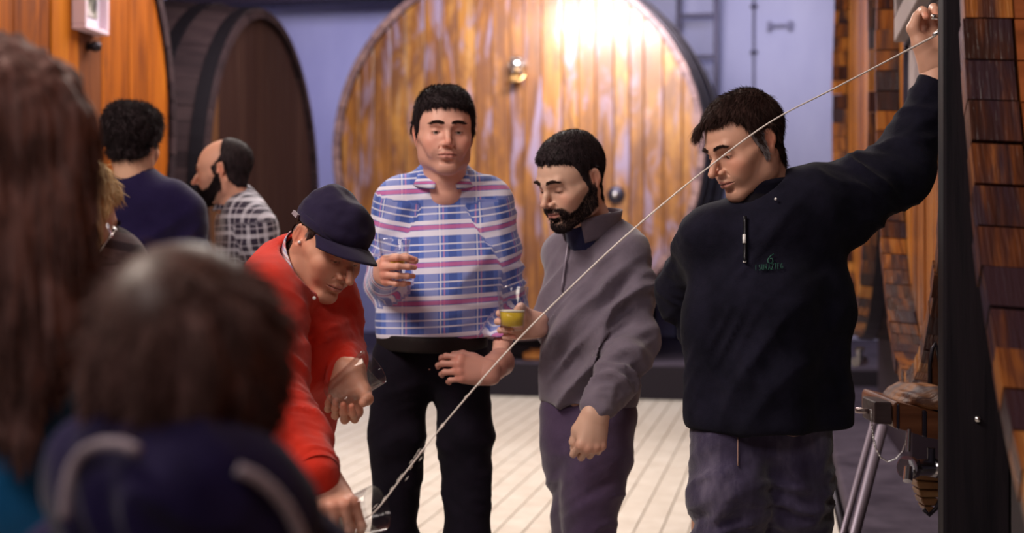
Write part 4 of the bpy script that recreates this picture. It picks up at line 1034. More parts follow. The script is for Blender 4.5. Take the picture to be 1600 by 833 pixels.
# ================================================================== 1. man in the black fleece, pulling the tap
B = Person((.56, 3.05), 'man in black zip-neck fleece and jeans reaching up to the cask tap, looking down')
hc = P(1164, 226, 3.02); RB_ = rot(-62, 23, -3)
neck = P(1205, 322, 3.06)
B.head(hc, RB_, dict(size=.965, skin=SKIN_A, fw=.96, nose=1.12, lid=.55, stubble=.22, beard_col=(.22, .14, .12), fringe=.080, sideburn=-.034, nape=-.080, look=(.0, -1, -.35), neck_r=.058, jaw=1.0, brow=(.03, .02, .02)), neck,
       hair=dict(t=.011, top=.005, n=9000, len=.022, rad=.0006, comb=comb_short, mat=M_HAIR_DK, side_mat=M_HAIR_GREY, lift=.35, lift2=-.05, lump=.35), h=.0021)
# forelock hanging over the far temple
rg_ = np.random.default_rng(2); n_ = 900
p0 = np.stack([rg_.uniform(-.060, .035, n_), -.070-.012*rg_.random(n_), .090+.012*rg_.random(n_)], 1); p0[:, 2] -= np.abs(p0[:, 0])*.25
dv = np.stack([-.5+.3*rg_.random(n_), -.55+0*rg_.random(n_), -.75+0*rg_.random(n_)], 1); p0[:, 1] += np.abs(p0[:, 0])*.25
SV, SQ = strand_mesh('f', p0, dv+(0, -.5, .3), dv+(0, .35, -.5), np.where(p0[:, 0] < -.01, .052, .026), .0007, 4, .12)
B.raw('fringe', B.tohead(SV), SQ, M_HAIR_DK)
sh_r, el_r, wr_r = P(1107, 368, 3.04), P(1062, 455, 3.22), P(1086, 522, 3.22)
sh_l, el_l, wr_l = P(1265, 318, 3.02), P(1403, 272, 3.12), P(1463, 128, 3.16)
core(B, [pr([(1185, 350, 3.06, 38), (1195, 640, 3.06, 55)]), pr([(1130, 385, 3.06, 24), (1245, 350, 3.06, 26)]), ([sh_l, el_l, wr_l], [.05, .04, .025]), ([sh_r, el_r, wr_r], [.05, .04, .025]),
         ([P(1135, 690, 3.06), (.48, 3.06, .48), (.46, 3.05, .08)], [.08, .055, .04]), ([P(1240, 690, 3.06), (.68, 3.1, .48), (.70, 3.1, .08)], [.08, .055, .04])], SKIN_A)
s = SDF()
for L in ([(1114, 385, 3.03, 40), (1112, 500, 3.03, 40), (1116, 655, 3.03, 46)], [(1250, 330, 3.04, 48), (1272, 470, 3.05, 52), (1286, 655, 3.05, 48)],
          [(1180, 390, 3.06, 72), (1186, 470, 3.02, 80), (1196, 655, 3.02, 82)]): s.chain(*pr(L), .06)
s.cap(P(1134, 362, 3.07), P(1245, 330, 3.08), .060, .068, .06); s.cap(P(1190, 345, 3.08), P(1205, 335, 3.08), .085, .080, .05)
s.chain([sh_l, (sh_l+el_l)/2+(0, 0, -.012), el_l, wr_l], [.088, .080, .075, .043], .05)
s.chain([sh_r, el_r], [.066, .056], .05); s.chain([el_r, wr_r], [.056, .040], .03)
s.cap(P(1220, 345, 3.0), P(1320, 345, 3.06), .075, .055, .08)
s.cut((.0, 0, -1), P(1200, 671, 3.02), .012)
s.cap(P(1192, 330, 3.04), P(1180, 250, 3.0), .058, .066, .012, sub=True)
V_, Q_ = B.cloth('fleece', s, .0072, M_FLEECE_BK, [(sh_l, el_l, .11, .014, .055, 1.6, .8), (el_l, wr_l, .085, .010, .05, 1.6, .5), (el_r, wr_r, .09, .016, .035, 2.5, .2), (sh_r, el_r, .09, .014, .05, 2, .3),
       (P(1160, 380, 2.95), P(1250, 660, 2.95), .26, .016, .10, 2.2, .9), (P(1100, 560, 2.95), P(1300, 600, 2.95), .14, .010, .08, 2.0, .6)], 3)
collar(B, P(1192, 322, 3.055), (.30, .20, 1), (-.75, -.65, 0), .072, .080, .070, 50, M_FLEECE_BK, 'collar', .10, .008, drop=.020)
# hem band, zip, puller, toggle, embroidery
def on_mesh(px, py, V, off=.004, r=.012, w=None):
    ray = np.array([(px-800)/F, 1, -(py-HOR)/F]); ray /= np.linalg.norm(ray); o = np.array((0, 0, EYE)); q = V-o; t = q @ ray; d = np.linalg.norm(q-t[:, None]*ray, axis=1)
    m_ = d < r
    while not m_.any(): r *= 1.5; m_ = d < r
    return o+ray*(t[m_].min()-off)
zp = np.array([on_mesh(1164+.0*(y-345), y, V_, .003) for y in np.linspace(338, 410, 9)])
v, f = tube_np(zp, .0045, 6); B.raw('zip', np.array(v), f, mat('zip_teeth', (.02, .02, .025), .35, .6))
v, f = tube_np([on_mesh(1163, 367, V_, .007), on_mesh(1163, 380, V_, .009)], .0042, 8); B.raw('zip_puller', np.array(v), f, M_WHITE_PL)
v, f = tube_np([on_mesh(1161, 409, V_, .006), on_mesh(1166, 409, V_, .006)], .0025, 6); B.raw('zip_stop', np.array(v), f, M_WHITE_PL)
Vs3, Qs3 = uv_sphere(.0035, 8, 6); B.raw('cord_toggle', Vs3+on_mesh(1212, 311, V_, .006), Qs3, M_WHITE_PL)
M_EMB = mat('green_embroidery', (.010, .085, .060), .6)
GL = {'I': [[(0, 0), (0, 1)]], 'T': [[(0, 1), (.6, 1)], [(.3, 1), (.3, 0)]], 'E': [[(.55, 1), (0, 1), (0, 0), (.55, 0)], [(0, .5), (.45, .5)]], 'G': [[(.6, .85), (.3, 1), (0, .7), (0, .3), (.3, 0), (.6, .2), (.6, .45), (.35, .45)]],
      'U': [[(0, 1), (0, .2), (.3, 0), (.6, .2), (.6, 1)]], 'R': [[(0, 0), (0, 1), (.45, 1), (.55, .75), (.4, .52), (0, .5)], [(.3, .5), (.6, 0)]], 'A': [[(0, 0), (.3, 1), (.6, 0)], [(.12, .35), (.48, .35)]], 'Z': [[(0, 1), (.6, 1), (0, 0), (.6, 0)]], 'S': [[(.55, .88), (.3, 1), (.03, .78), (.3, .52), (.58, .25), (.3, 0), (0, .12)]], 'L': [[(0, 1), (0, 0), (.5, 0)]]}
EV, EF = [], []
def stroke(pts2, r=.0009):
    p3 = np.array([on_mesh(x, y, V_, .0025) for x, y in pts2]); v, f = tube_np(p3, r, 5); k0 = len(EV); EV.extend(v); EF.extend([tuple(a+k0 for a in ff) for ff in f])
for i, chh in enumerate('ISURAZTEG'):
    for st in GL[chh]:
        stroke([(1181+i*4.9+a*5.0, 423-i*.35-b*9) for a, b in st], .0008)
stroke([(1209, 397), (1204, 400), (1200, 405), (1200, 410), (1204, 412), (1208, 409), (1207, 404), (1203, 404)], .0013)
B.raw('embroidery', np.array(EV), EF, M_EMB, label='small green embroidered apple mark and lettering')
B.raw('undershirt', *SDF().chain([P(1192, 350, 3.05), P(1186, 322, 3.03)], [.066, .062], .02).mesh(.006), M_BLACK)
# jeans
lj = [([P(1140, 672, 3.04), P(1142, 760, 3.03), (.49, 3.02, .50), (.46, 3.04, .06)], [.092, .090, .068, .058]), ([P(1238, 672, 3.06), P(1237, 760, 3.07), (.70, 3.10, .50), (.72, 3.12, .06)], [.092, .090, .068, .058]), ([P(1188, 665, 3.08), P(1190, 700, 3.10)], [.11, .10])]
VJ, QJ = legs(B, lj, M_DENIM, 'jeans', .0080, ((0, 0, 1), P(1200, 640, 3.05)), [(P(1140, 690, 3), (.47, 3.0, .55), .14, .013, .045, 2.2, .6), (P(1238, 690, 3), (.71, 3.0, .55), .14, .013, .045, 2.2, -.6)], 5)
v, f = tube_np([on_mesh(1153, y, VJ, .002) for y in (680, 700, 718, 728)], .0018, 5); B.raw('fly_seam', np.array(v), f, M_SEAM)
v, f = tube_np([on_mesh(x, y, VJ, .002) for x, y in ((1262, 678), (1240, 682), (1226, 679), (1222, 673))], .0016, 5); B.raw('pocket_seam', np.array(v), f, M_SEAM)
shoe(B, (.46, 3.04), (-.3, -1), M_SHOE); shoe(B, (.72, 3.12), (.1, -1), M_SHOE)
# left hand on the tap: palm to the camera, thumb on the left
Rl = basis((.03, .10, 1), (.18, 1, -.1))
hand(B, P(1463, 104, 3.155), Rl, [(48, 62, 30), (52, 65, 30), (56, 66, 34), (58, 60, 34)], [(-.036, .046, -.020), (-.052, .078, -.026), (-.044, .104, -.030)], 'L', SKIN_A, 1.14, arm_from=P(1462, 150, 3.16), spread=(6, 1, -3, -8), arm_r=.030)
# right hand behind the hip
Rr = basis((.25, .1, -1), (-.5, -.9, 0))
hand(B, P(1084, 520, 3.21), Rr, [(20, 25, 15)]*4, [(-.036, .046, -.020), (-.046, .074, -.026), (-.046, .098, -.030)], 'R', SKIN_A, .95)
B.finish()

# ================================================================== 2. man in grey fleece looking down
G = Person((.22, 3.5), 'bearded man in grey quarter-zip fleece and purple-grey trousers looking down, arm at his front')
hc = P(893, 281, 3.42)
G.head(hc, rot(-50, 21, 2), dict(size=.985, skin=SKIN_B, fw=.96, nose=1.05, lid=1.0, stubble=.75, fringe=.068, sideburn=-.03, nape=-.082, look=(0, -1, -.6), neck_r=.052, beard_col=(.05, .035, .035)), P(925, 358, 3.50),
       hair=dict(t=.007, top=.008, n=8000, len=.012, rad=.00055, comb=comb_short, mat=M_HAIR_BK, lift=.55, lift2=.1, lump=.2), h=.0021)
# fuller beard
G.ho['beard'] = 0
p, nn = sample(G.hV, G.hQ, 7000, 6, lambda q_: beard_w(q_, G.ho)+1e-9); dn = np.array((0, -.2, -1.))
SV, SQ = strand_mesh('d', p-nn*.0005, nn*.7+dn*.5, dn+nn*.15, .0075, .00055, 3, .3); G.raw('beard', G.tohead(SV), SQ, M_HAIR_BK)
sh, el, wr = P(980, 398, 3.44), P(993, 528, 3.42), P(934, 640, 3.26)
shf, elf, wrf = P(878, 398, 3.64), P(925, 508, 3.74), P(850, 508, 3.56)
lg = [([P(893, 645, 3.54), P(895, 690, 3.54), P(896, 730, 3.56), (.175, 3.58, .48), (.18, 3.60, .06)], [.090, .082, .070, .056, .050]), ([P(945, 650, 3.48), P(935, 720, 3.48), (.195, 3.46, .48), (.17, 3.44, .06)], [.090, .082, .060, .052])]
core(G, [pr([(925, 385, 3.52, 40), (925, 650, 3.52, 50)]), ([sh, el, wr], [.045, .036, .023]), ([shf, elf, wrf], [.045, .036, .025])]+[(a, [r*.8 for r in b]) for a, b in lg], SKIN_B)
s = SDF()
for L in ([(880, 395, 3.60, 24), (882, 500, 3.56, 30), (888, 612, 3.54, 36)], [(965, 395, 3.48, 32), (958, 500, 3.48, 46), (950, 612, 3.48, 46)], [(925, 425, 3.54, 56), (920, 500, 3.52, 66), (918, 612, 3.52, 64)]): s.chain(*pr(L), .06)
s.cap(P(885, 390, 3.58), P(972, 385, 3.50), .050, .058, .05); s.cap(P(925, 372, 3.54), P(935, 368, 3.53), .075, .070, .05)
s.chain([sh, el], [.066, .058], .035); s.chain([el, wr], [.058, .040], .02); s.chain([shf, elf, wrf], [.06, .05, .04], .03)
s.cut((-.02, 0, -1), P(925, 637, 3.45), .012); s.cap(P(920, 372, 3.50), P(908, 320, 3.46), .054, .058, .012, sub=True)
V_, Q_ = G.cloth('fleece', s, .0072, M_FLEECE_GR, [(sh, el, .085, .026, .06, 2.2, .5), (el, wr, .075, .024, .045, 1.8, .4), (P(905, 420, 3.4), P(935, 630, 3.4), .20, .036, .085, 2.4, .8)], 13)
collar(G, P(924, 366, 3.51), (.25, .15, 1), (-.70, -.72, -.1), .072, .080, .066, 60, M_FLEECE_GR, 'collar', .25, .006, drop=.020, lean=.012)
zp = np.array([on_mesh(x, y, V_, .002) for x, y in zip(np.linspace(889, 877, 7), np.linspace(372, 455, 7))])
v, f = tube_np(zp, .003, 6); G.raw('zip', np.array(v), f, mat('grey_zip', (.30, .26, .34), .4, .3))
G.raw('undershirt', *SDF().chain([P(918, 375, 3.50), P(912, 352, 3.475)], [.060, .052], .02).mesh(.006), cloth_mat('navy_undershirt', (.010, .012, .05)))
legs(G, lg, M_PANTS_PU, 'trousers', .0085, ((0, 0, 1), P(925, 600, 3.5)), [(P(945, 690, 3.4), (.235, 3.42, .45), .13, .012, .07, 2.5, .8), (P(892, 690, 3.5), (.17, 3.5, .45), .13, .010, .07, 2.5, .5)], 6)
shoe(G, (.20, 3.60), (-.8, -.7), M_SHOE); shoe(G, (.22, 3.44), (-.7, -.8), M_SHOE)
hand(G, P(931, 648, 3.245), basis((-.18, -.25, -1), (.25, -1, .2)), [(62, 75, 40), (66, 78, 40), (70, 78, 40), (72, 74, 40)], [(-.034, .046, -.022), (-.036, .076, -.034), (-.018, .094, -.042)], 'L', SKIN_B, .98, arm_from=P(938, 625, 3.28), arm_r=.026)
hand(G, P(838, 508, 3.475), basis((-1, -.12, .02), (-.12, 1, 0)), [(62, 46, 22), (66, 46, 22), (68, 46, 24), (70, 44, 24)], [(-.036, .040, -.024), (-.050, .050, -.046), (-.046, .062, -.072)], 'R', (.70, .42, .34), .98, arm_from=P(855, 508, 3.58), arm_r=.025)
G.finish()

# ================================================================== 3. man in the blue plaid shirt
M = Person((-.19, 3.65), 'dark-haired man in blue, white and pink plaid shirt and black trousers, facing the camera')
hc = P(694, 207, 3.62)
M.head(hc, rot(9, 3, 0), dict(size=1.0, skin=(.70, .38, .30), fw=1.0, nose=1.0, lid=.55, stubble=.30, fringe=.064, sideburn=-.018, nape=-.08, look=(0, -1, -.1), neck_r=.056, brow=(.015, .01, .01), beard_col=(.20, .10, .09)), P(696, 300, 3.66),
       hair=dict(t=.010, top=.010, n=8000, len=.018, rad=.0006, comb=comb_short, mat=M_HAIR_BK, lift=.6, lift2=.2, lump=.25), h=.0023)
shr, elr, wrr = P(620, 318, 3.68), P(600, 445, 3.72), P(604, 425, 3.46)
shl, ell_, wrl = P(768, 318, 3.68), P(794, 486, 3.74), P(780, 568, 3.54)
lg = [([P(630, 560, 3.68), P(619, 680, 3.66), (-.335, 3.64, .48), (-.34, 3.66, .06)], [.090, .074, .064, .058]), ([P(716, 560, 3.68), P(729, 680, 3.66), (-.125, 3.62, .48), (-.10, 3.62, .06)], [.090, .072, .060, .056]), ([P(672, 548, 3.70), P(672, 560, 3.70)], [.10, .09])]
core(M, [pr([(695, 320, 3.70, 45), (675, 560, 3.70, 50)]), ([shr, elr, wrr], [.045, .036, .024]), ([shl, ell_, wrl], [.045, .036, .024])]+[(a, [r*.8 for r in b]) for a, b in lg], (.70, .38, .30))
s = SDF()
for L in ([(635, 325, 3.70, 38), (632, 430, 3.70, 44), (628, 522, 3.68, 40)], [(752, 325, 3.70, 38), (750, 430, 3.70, 46), (738, 522, 3.68, 44)], [(694, 325, 3.72, 58), (690, 430, 3.68, 70), (682, 522, 3.66, 70)]): s.chain(*pr(L), .06)
s.cap(P(632, 302, 3.70), P(760, 302, 3.70), .048, .048, .05); s.cap(P(694, 282, 3.70), P(694, 275, 3.70), .080, .070, .05)
s.chain([shr, elr], [.066, .054], .035); s.chain([elr, wrr], [.054, .038], .015); s.chain([shl, ell_], [.066, .056], .03); s.chain([ell_, wrl], [.056, .040], .015)
s.cut((.04, 0, -1), P(660, 531, 3.6), .01); s.cap(P(694, 276, 3.68), P(694, 236, 3.66), .050, .056, .01, sub=True)
M.cloth('shirt', s, .0078, M_PLAID_BLUE, [(shr, elr, .08, .012, .06, 2, .5), (shl, ell_, .08, .014, .06, 2, .5), (P(690, 330, 3.6), P(680, 530, 3.6), .22, .012, .10, 2.5, .6)], 21,
        puv=puv_fn((1, .1, 0), [(shr, elr, .095), (elr, wrr, .075), (shl, ell_, .095), (ell_, wrl, .075)], .05))
collar(M, P(694, 284, 3.69), (.0, .05, 1), (.1, -1, 0), .070, .074, .038, 36, M_PLAID_BLUE, 'collar', .45, .003, drop=.018, fold=True)
k = M.kids[-1]; M.kids[-1] = k[:5]+(np.stack([k[1][:, 0]*1.0+.02, k[1][:, 2]*1.6+.03, 0*k[1][:, 0]], 1),)+k[6:]
legs(M, lg, M_PANTS_BK, 'trousers', .009, ((0, 0, 1), P(660, 515, 3.68)), [(P(632, 600, 3.6), (-.335, 3.6, .4), .13, .010, .07, 2.5, .6), (P(712, 600, 3.6), (-.135, 3.6, .4), .13, .010, .07, 2.5, -.6)], 7)
s = SDF()
for L in ([(632, 534, 3.68, 44), (675, 534, 3.64, 62), (716, 534, 3.68, 46)],): s.chain(*pr(L), .05)
s.cut((0, 0, 1), P(660, 524, 3.6)); s.cut((0, 0, -1), P(660, 549, 3.6)); s.ops[0] = s.ops[0]
M.raw('belt', *s.mesh(.008), mat('black_belt_leather', (.012, .008, .009), .65, 0, .2))
V5, F5 = bmesh.new(), None
shoe(M, (-.34, 3.66), (-.2, -1), M_SHOE); shoe(M, (-.11, 3.62), (.2, -1), M_SHOE)
SKM = (.70, .38, .30)
TH_ = [(-.030, .046, -.028), (-.036, .070, -.052), (-.030, .086, -.076)]
gl1 = P(801, 483, 3.36); gl2 = P(613, 402, 3.36)
hand(M, P(764, 582, 3.46), basis((-1, -.25, .18), (.05, -1, .35)), [(34, 42, 20), (36, 44, 22), (40, 46, 24), (44, 46, 24)], [(-.036, .046, -.018), (-.046, .074, -.026), (-.044, .098, -.036)], 'L', (.52, .26, .21), .96, spread=(4, 1, -2, -5), arm_from=P(782, 566, 3.56), arm_r=.03)
hand(M, P(598, 424, 3.43), basis((.2, -1, .05), (-1, -.2, .05)), [(40, 52, 26), (42, 54, 28), (44, 54, 28), (48, 50, 30)], TH_, 'R', SKM, .98, arm_from=P(603, 428, 3.52))
M.finish()

# ================================================================== 4. man in red sweater bending with the glass
R_ = Person((-.62, 3.05), 'man in red sweater and navy cap bending down to catch the cider in a glass')
hc = P(513, 381, 2.86); RR = rot(44, 30, 11)
R_.head(hc, RR, dict(size=.93, skin=SKIN_R, fw=1.02, nose=1.15, lid=.95, stubble=.15, fringe=.10, sideburn=.0, nape=-.07, look=(0, -1, -.5), neck_r=.060, jaw=1.06, beard_col=(.30, .16, .13), brow=(.06, .045, .04), ear=1.08, scalp_col=(.10, .08, .08)), P(450, 425, 2.92),
        hair=dict(t=.005, n=2500, len=.010, rad=.0005, comb=comb_down, mat=M_HAIR_DK, lift=.4), h=.0021)
# cap: crown, band, visor in head coordinates
s = SDF(); s.ell((0, .010, .046), (.086, .104, .064), .01); s.cap((0, -.034, .076), (0, .046, .078), .046, .050, .05); s.cut((0, -.05, -1), (0, 0, .034), .008)
Vc, Qc = s.mesh(.004); Nc = normals(Vc, Qc); Vc = Vc+Nc*((vnoise(Vc*np.array((22, 22, 40)), 8)-.5)*.010+(vnoise(Vc*55, 9)-.5)*.003)[:, None]
s2 = SDF(); s2.ell((0, .010, .044), (.0885, .1065, .070), .0); s2.cut((0, -.05, -1), (0, 0, .030)); s2.cut((0, .05, 1), (0, 0, .052)); Vb, Qb = s2.mesh(.004)
R_.raw('cap', R_.tohead(Vc), Qc, M_CAP, label='navy cloth cap crown'); R_.raw('cap_band', R_.tohead(Vb), Qb, M_CAP)
a_z = lambda sa, t: .046-.020*(sa*sa)*(1+.3*t)-.008*t*t-.004*t
V = []; Q = []; na, nr = 25, 9
for lay in (0, 1):
    for j in range(nr):
        t = j/(nr-1)
        for i in range(na):
            a = math.radians(-66+132*i/(na-1)); ca, sa = math.cos(a), math.sin(a)
            r0x, r0y = .086, .098; ext = .066*math.cos(a*.80)**.55
            V.append((sa*(r0x+t*ext*.18), .010-ca*(r0y)-t*ext*(.35+.65*ca), a_z(sa, t)-lay*.003))
for j in range(nr-1):
    for i in range(na-1):
        a = j*na+i; m0 = na*nr; Q.append((a, a+1, a+na+1, a+na)); Q.append((m0+a, m0+a+na, m0+a+na+1, m0+a+1))
for i in range(na-1): a = (nr-1)*na+i; Q.append((a, a+1, m0+a+1, m0+a))
for j in range(nr-1):
    a = j*na; Q.append((a, a+na, m0+a+na, m0+a)); a = j*na+na-1; Q.append((a, m0+a, m0+a+na, a+na))
R_.raw('visor', R_.tohead(np.array(V)), np.array(Q), M_CAP)
lb = [(-.0925, .062, .030), (-.0935, .040, .030), (-.0935, .040, .040), (-.0925, .062, .040)]
R_.raw('cap_tag', R_.tohead(np.array([(x, y, z) for x, y, z in lb]+[(x+.006, y, z) for x, y, z in lb])), [(0, 1, 2, 3), (7, 6, 5, 4), (0, 4, 5, 1), (1, 5, 6, 2), (2, 6, 7, 3), (3, 7, 4, 0)], M_PIPING, smooth=False)
sr, er, wr = P(420, 468, 2.74), P(430, 632, 2.56), P(492, 742, 2.33)
sl_, el, wl = P(522, 462, 3.00), P(532, 552, 2.98), P(543, 590, 2.80)
lg = [([P(425, 690, 3.08), (-.56, 2.92, .48), (-.58, 3.06, .06)], [.105, .072, .060]), ([P(400, 700, 3.25), (-.62, 3.32, .48), (-.70, 3.42, .06)], [.10, .070, .060])]
core(R_, [pr([(455, 440, 2.92, 45), (455, 520, 2.92, 50), (430, 680, 3.12, 60)]), ([sr, er, wr], [.045, .036, .024]), ([sl_, el, wl], [.042, .034, .022])]+[(a, [r*.8 for r in b]) for a, b in lg], SKIN_R)
s = SDF()
for L in ([(432, 452, 2.80, 52), (440, 560, 2.86, 66), (425, 672, 3.08, 70)], [(510, 470, 2.98, 36), (500, 560, 3.02, 42), (460, 660, 3.16, 56)], [(468, 455, 2.90, 54), (470, 540, 2.92, 66), (445, 660, 3.10, 70)]): s.chain(*pr(L), .06)
s.cap(P(425, 440, 2.84), P(505, 448, 2.96), .065, .055, .05); s.cap(P(452, 425, 2.92), P(462, 418, 2.91), .085, .080, .05)
s.chain([sr, er], [.080, .066], .04); s.chain([er, er*.5+wr*.5, wr], [.066, .060, .046], .02); s.chain([sl_, el], [.058, .050], .03); s.chain([el, wl], [.050, .038], .02)
s.cap(P(468, 418, 2.88), P(515, 395, 2.80), .062, .095, .014, sub=True)
V_, Q_ = R_.cloth('sweater', s, .0070, M_KNIT_RED, [(sr, er, .10, .016, .055, 1.8, .5), (er, wr, .085, .018, .034, 2.6, .2), (sl_, el, .07, .012, .045, 2, .3), (el, wl, .06, .010, .035, 2, .3), (P(440, 460, 2.8), P(480, 640, 2.9), .20, .014, .08, 2.2, .7)], 31)
v, f = tube_np([P(492, 742, 2.33)*(1-t)+er*t for t in (-.03, .06, .16)], [.046, .049, .047], 22, False); R_.raw('cuff', np.array(v), f, M_KNIT_RED)
ncx = R_.tohead(np.array([(0, .036, -.118)]))[0]
collar(R_, ncx, RR @ np.array((0, -.25, 1)), RR @ np.array((0, -1, -.4)), .074, .082, .062, 46, M_PLAID_COL, 'shirt_collar', .12, .003, drop=.030)
k = R_.kids[-1]; R_.kids[-1] = k[:5]+(np.stack([k[1] @ RR[:, 0], k[1] @ RR[:, 2], 0*k[1][:, 0]], 1),)+k[6:]
collar(R_, ncx+RR @ np.array((0, .004, -.012)), RR @ np.array((0, -.25, 1)), RR @ np.array((0, -1, -.4)), .088, .096, .030, 6, M_KNIT_RED, 'neckband', .02, .008, drop=.026)
Vb_, Qb_ = uv_sphere(.0042, 10, 8); R_.raw('collar_button', Vb_*(1, .5, 1)+P(491, 466, 2.76), Qb_, M_WHITE_PL)
Ve, Qe = uv_sphere(.0042, 10, 8); R_.raw('ear_stud', R_.tohead(Ve+(-.084, .000, -.012)), Qe, M_WHITE_PL, label='tiny pale stud in his ear')
legs(R_, lg, M_NAVY, 'trousers', .010, ((0, 0, 1), P(430, 625, 3.1)), [((-.56, 2.9, .8), (-.56, 2.92, .2), .14, .012, .06, 2.5, .5)], 8)
shoe(R_, (-.58, 3.06), (.7, -.7), M_SHOE); shoe(R_, (-.70, 3.42), (.7, -.7), M_SHOE)
Rh = basis((.42, -.72, -.42), (.15, -.42, .88))
hand(R_, P(505, 750, 2.36), Rh, [(48, 48, 26), (54, 48, 26), (57, 48, 28), (56, 44, 26)], [(-.030, .046, -.026), (-.034, .072, -.048), (-.026, .090, -.070)], 'R', (.68, .37, .27), .97, h=.0016, arm_from=P(480, 722, 2.37), spread=(14, 4, -6, -16), arm_r=.028)
hand(R_, P(546, 582, 2.785), basis((-.12, -.05, -1), (.05, 1, -.1)), [(78, 42, 26), (80, 44, 26), (82, 46, 26), (84, 44, 26)], [(-.040, .036, -.022), (-.054, .050, -.044), (-.050, .056, -.068)], 'L', SKIN_R, .98, arm_from=P(543, 575, 2.84), arm_r=.024)
R_.finish()

# ================================================================== 5. curly haired man seen from behind
Cc = Person((-1.33, 4.45), 'short-curly-haired man in navy sweater seen from behind, facing the left orange cask')
Cc.head(P(208, 224, 4.42), rot(172, 4, 0), dict(size=1.0, skin=(.66, .40, .28), nape=-.066, sideburn=-.01, neck_r=.055, eyes=True, fringe=.06, ear=1.05), P(208, 300, 4.42),
        hair=dict(t=.022, top=.010, n=9000, len=.020, rad=.0008, comb=comb_curl, mat=M_HAIR_BK, lift=.8, lift2=.5, lump=.9, wob=.5), h=.0028)
shl_, ell2, wrl2 = P(292, 330, 4.42), P(303, 450, 4.46), P(290, 540, 4.36); shr_, elr2, wrr2 = P(150, 335, 4.42), P(140, 455, 4.46), P(150, 540, 4.36)
lg = [([P(180, 540, 4.44), (-1.38, 4.44, .48), (-1.38, 4.42, .06)], [.10, .07, .06]), ([P(248, 540, 4.44), (-1.22, 4.44, .48), (-1.20, 4.44, .06)], [.10, .07, .06])]
core(Cc, [pr([(215, 320, 4.42, 40), (215, 530, 4.42, 40)]), ([shl_, ell2, wrl2], [.04, .035, .025]), ([shr_, elr2, wrr2], [.04, .035, .025])]+[(a, [r*.8 for r in b]) for a, b in lg], (.66, .40, .28))
s = SDF()
for L in ([(180, 328, 4.42, 36), (182, 430, 4.42, 36), (186, 550, 4.42, 38)], [(262, 324, 4.42, 36), (258, 430, 4.42, 38), (250, 550, 4.42, 40)], [(220, 320, 4.42, 46), (220, 430, 4.42, 54), (218, 550, 4.42, 52)]): s.chain(*pr(L), .06)
s.cap(P(170, 312, 4.42), P(272, 308, 4.42), .055, .055, .05); s.cap(P(212, 290, 4.43), P(216, 285, 4.43), .075, .07, .05)
s.chain([shl_, ell2, wrl2], [.068, .055, .042], .03); s.chain([shr_, elr2, wrr2], [.068, .055, .042], .03); s.cut((0, 0, -1), P(215, 560, 4.42))
s.cap(P(208, 285, 4.42), P(208, 240, 4.42), .062, .058, .006, sub=True)
Cc.cloth('sweater', s, .009, M_NAVY, [(P(215, 330, 4.3), P(215, 540, 4.3), .22, .014, .10, 2.2, .8), (shl_, ell2, .08, .014, .06, 2, .5)], 41)
legs(Cc, lg, M_PANTS_BK, 'trousers', .011, ((0, 0, 1), P(215, 535, 4.4)))
shoe(Cc, (-1.38, 4.42), (0, 1), M_SHOE); shoe(Cc, (-1.20, 4.44), (.1, 1), M_SHOE)
for w_, sd in ((wrl2, 'R'), (wrr2, 'L')): hand(Cc, w_, basis((0, .2, -1), (1 if sd == 'R' else -1, 0, 0)), [(25, 35, 20)]*4, [(-.036, .046, -.020), (-.046, .074, -.026), (-.046, .098, -.030)], sd, (.66, .40, .28), .98, h=.003)
Cc.finish()

# ================================================================== 6. balding bearded man in profile
Z = Person((-.98, 4.85), 'balding bearded man in dark and white plaid shirt, in profile facing left')
Z.head(P(350, 267, 4.82), rot(-97, 6, 0), dict(size=1.0, skin=(.68, .36, .26), bald=1.0, nape=-.07, sideburn=-.03, stubble=.7, nose=1.12, neck_r=.055, fringe=.06, beard_col=(.03, .02, .02)), P(372, 342, 4.84),
       hair=dict(t=.007, n=5000, len=.010, rad=.0006, comb=comb_down, mat=M_HAIR_BK, lift=.5, lump=.2), h=.0028)
p, nn = sample(Z.hV, Z.hQ, 6000, 6, lambda q_: beard_w(q_, Z.ho)+1e-9)
SV, SQ = strand_mesh('d', p, nn*.8+dn*.4, dn+nn*.1, .012, .0007, 3, .3); Z.raw('beard', Z.tohead(SV), SQ, M_HAIR_BK)
sh, el, wr = P(402, 352, 4.72), P(414, 450, 4.76), P(380, 500, 4.6); shf, elf, wrf = P(362, 350, 5.0), P(362, 450, 5.0), P(340, 500, 4.9)
lg = [([P(385, 520, 4.80), (-.96, 4.78, .48), (-.97, 4.78, .06)], [.10, .07, .06]), ([P(385, 520, 4.92), (-1.0, 4.96, .48), (-1.02, 4.96, .06)], [.10, .07, .06])]
core(Z, [pr([(382, 350, 4.86, 35), (385, 510, 4.86, 38)]), ([sh, el, wr], [.04, .035, .025]), ([shf, elf, wrf], [.04, .035, .025])]+[(a, [r*.8 for r in b]) for a, b in lg], (.68, .36, .26))
s = SDF()
for L in ([(385, 345, 4.76, 34), (386, 430, 4.78, 38), (386, 530, 4.8, 40)], [(375, 345, 4.96, 34), (376, 430, 4.94, 36), (378, 530, 4.94, 38)], [(388, 352, 4.86, 42), (388, 440, 4.86, 46), (386, 530, 4.86, 46)]): s.chain(*pr(L), .06)
s.cap(P(380, 328, 4.78), P(376, 328, 4.94), .055, .055, .05); s.cap(P(376, 318, 4.86), P(374, 312, 4.86), .072, .066, .04)
s.chain([sh, el, wr], [.072, .058, .042], .03); s.chain([shf, elf, wrf], [.065, .055, .042], .03); s.cut((0, 0, -1), P(385, 545, 4.86)); s.cap(P(368, 318, 4.86), P(355, 280, 4.86), .050, .056, .006, sub=True)
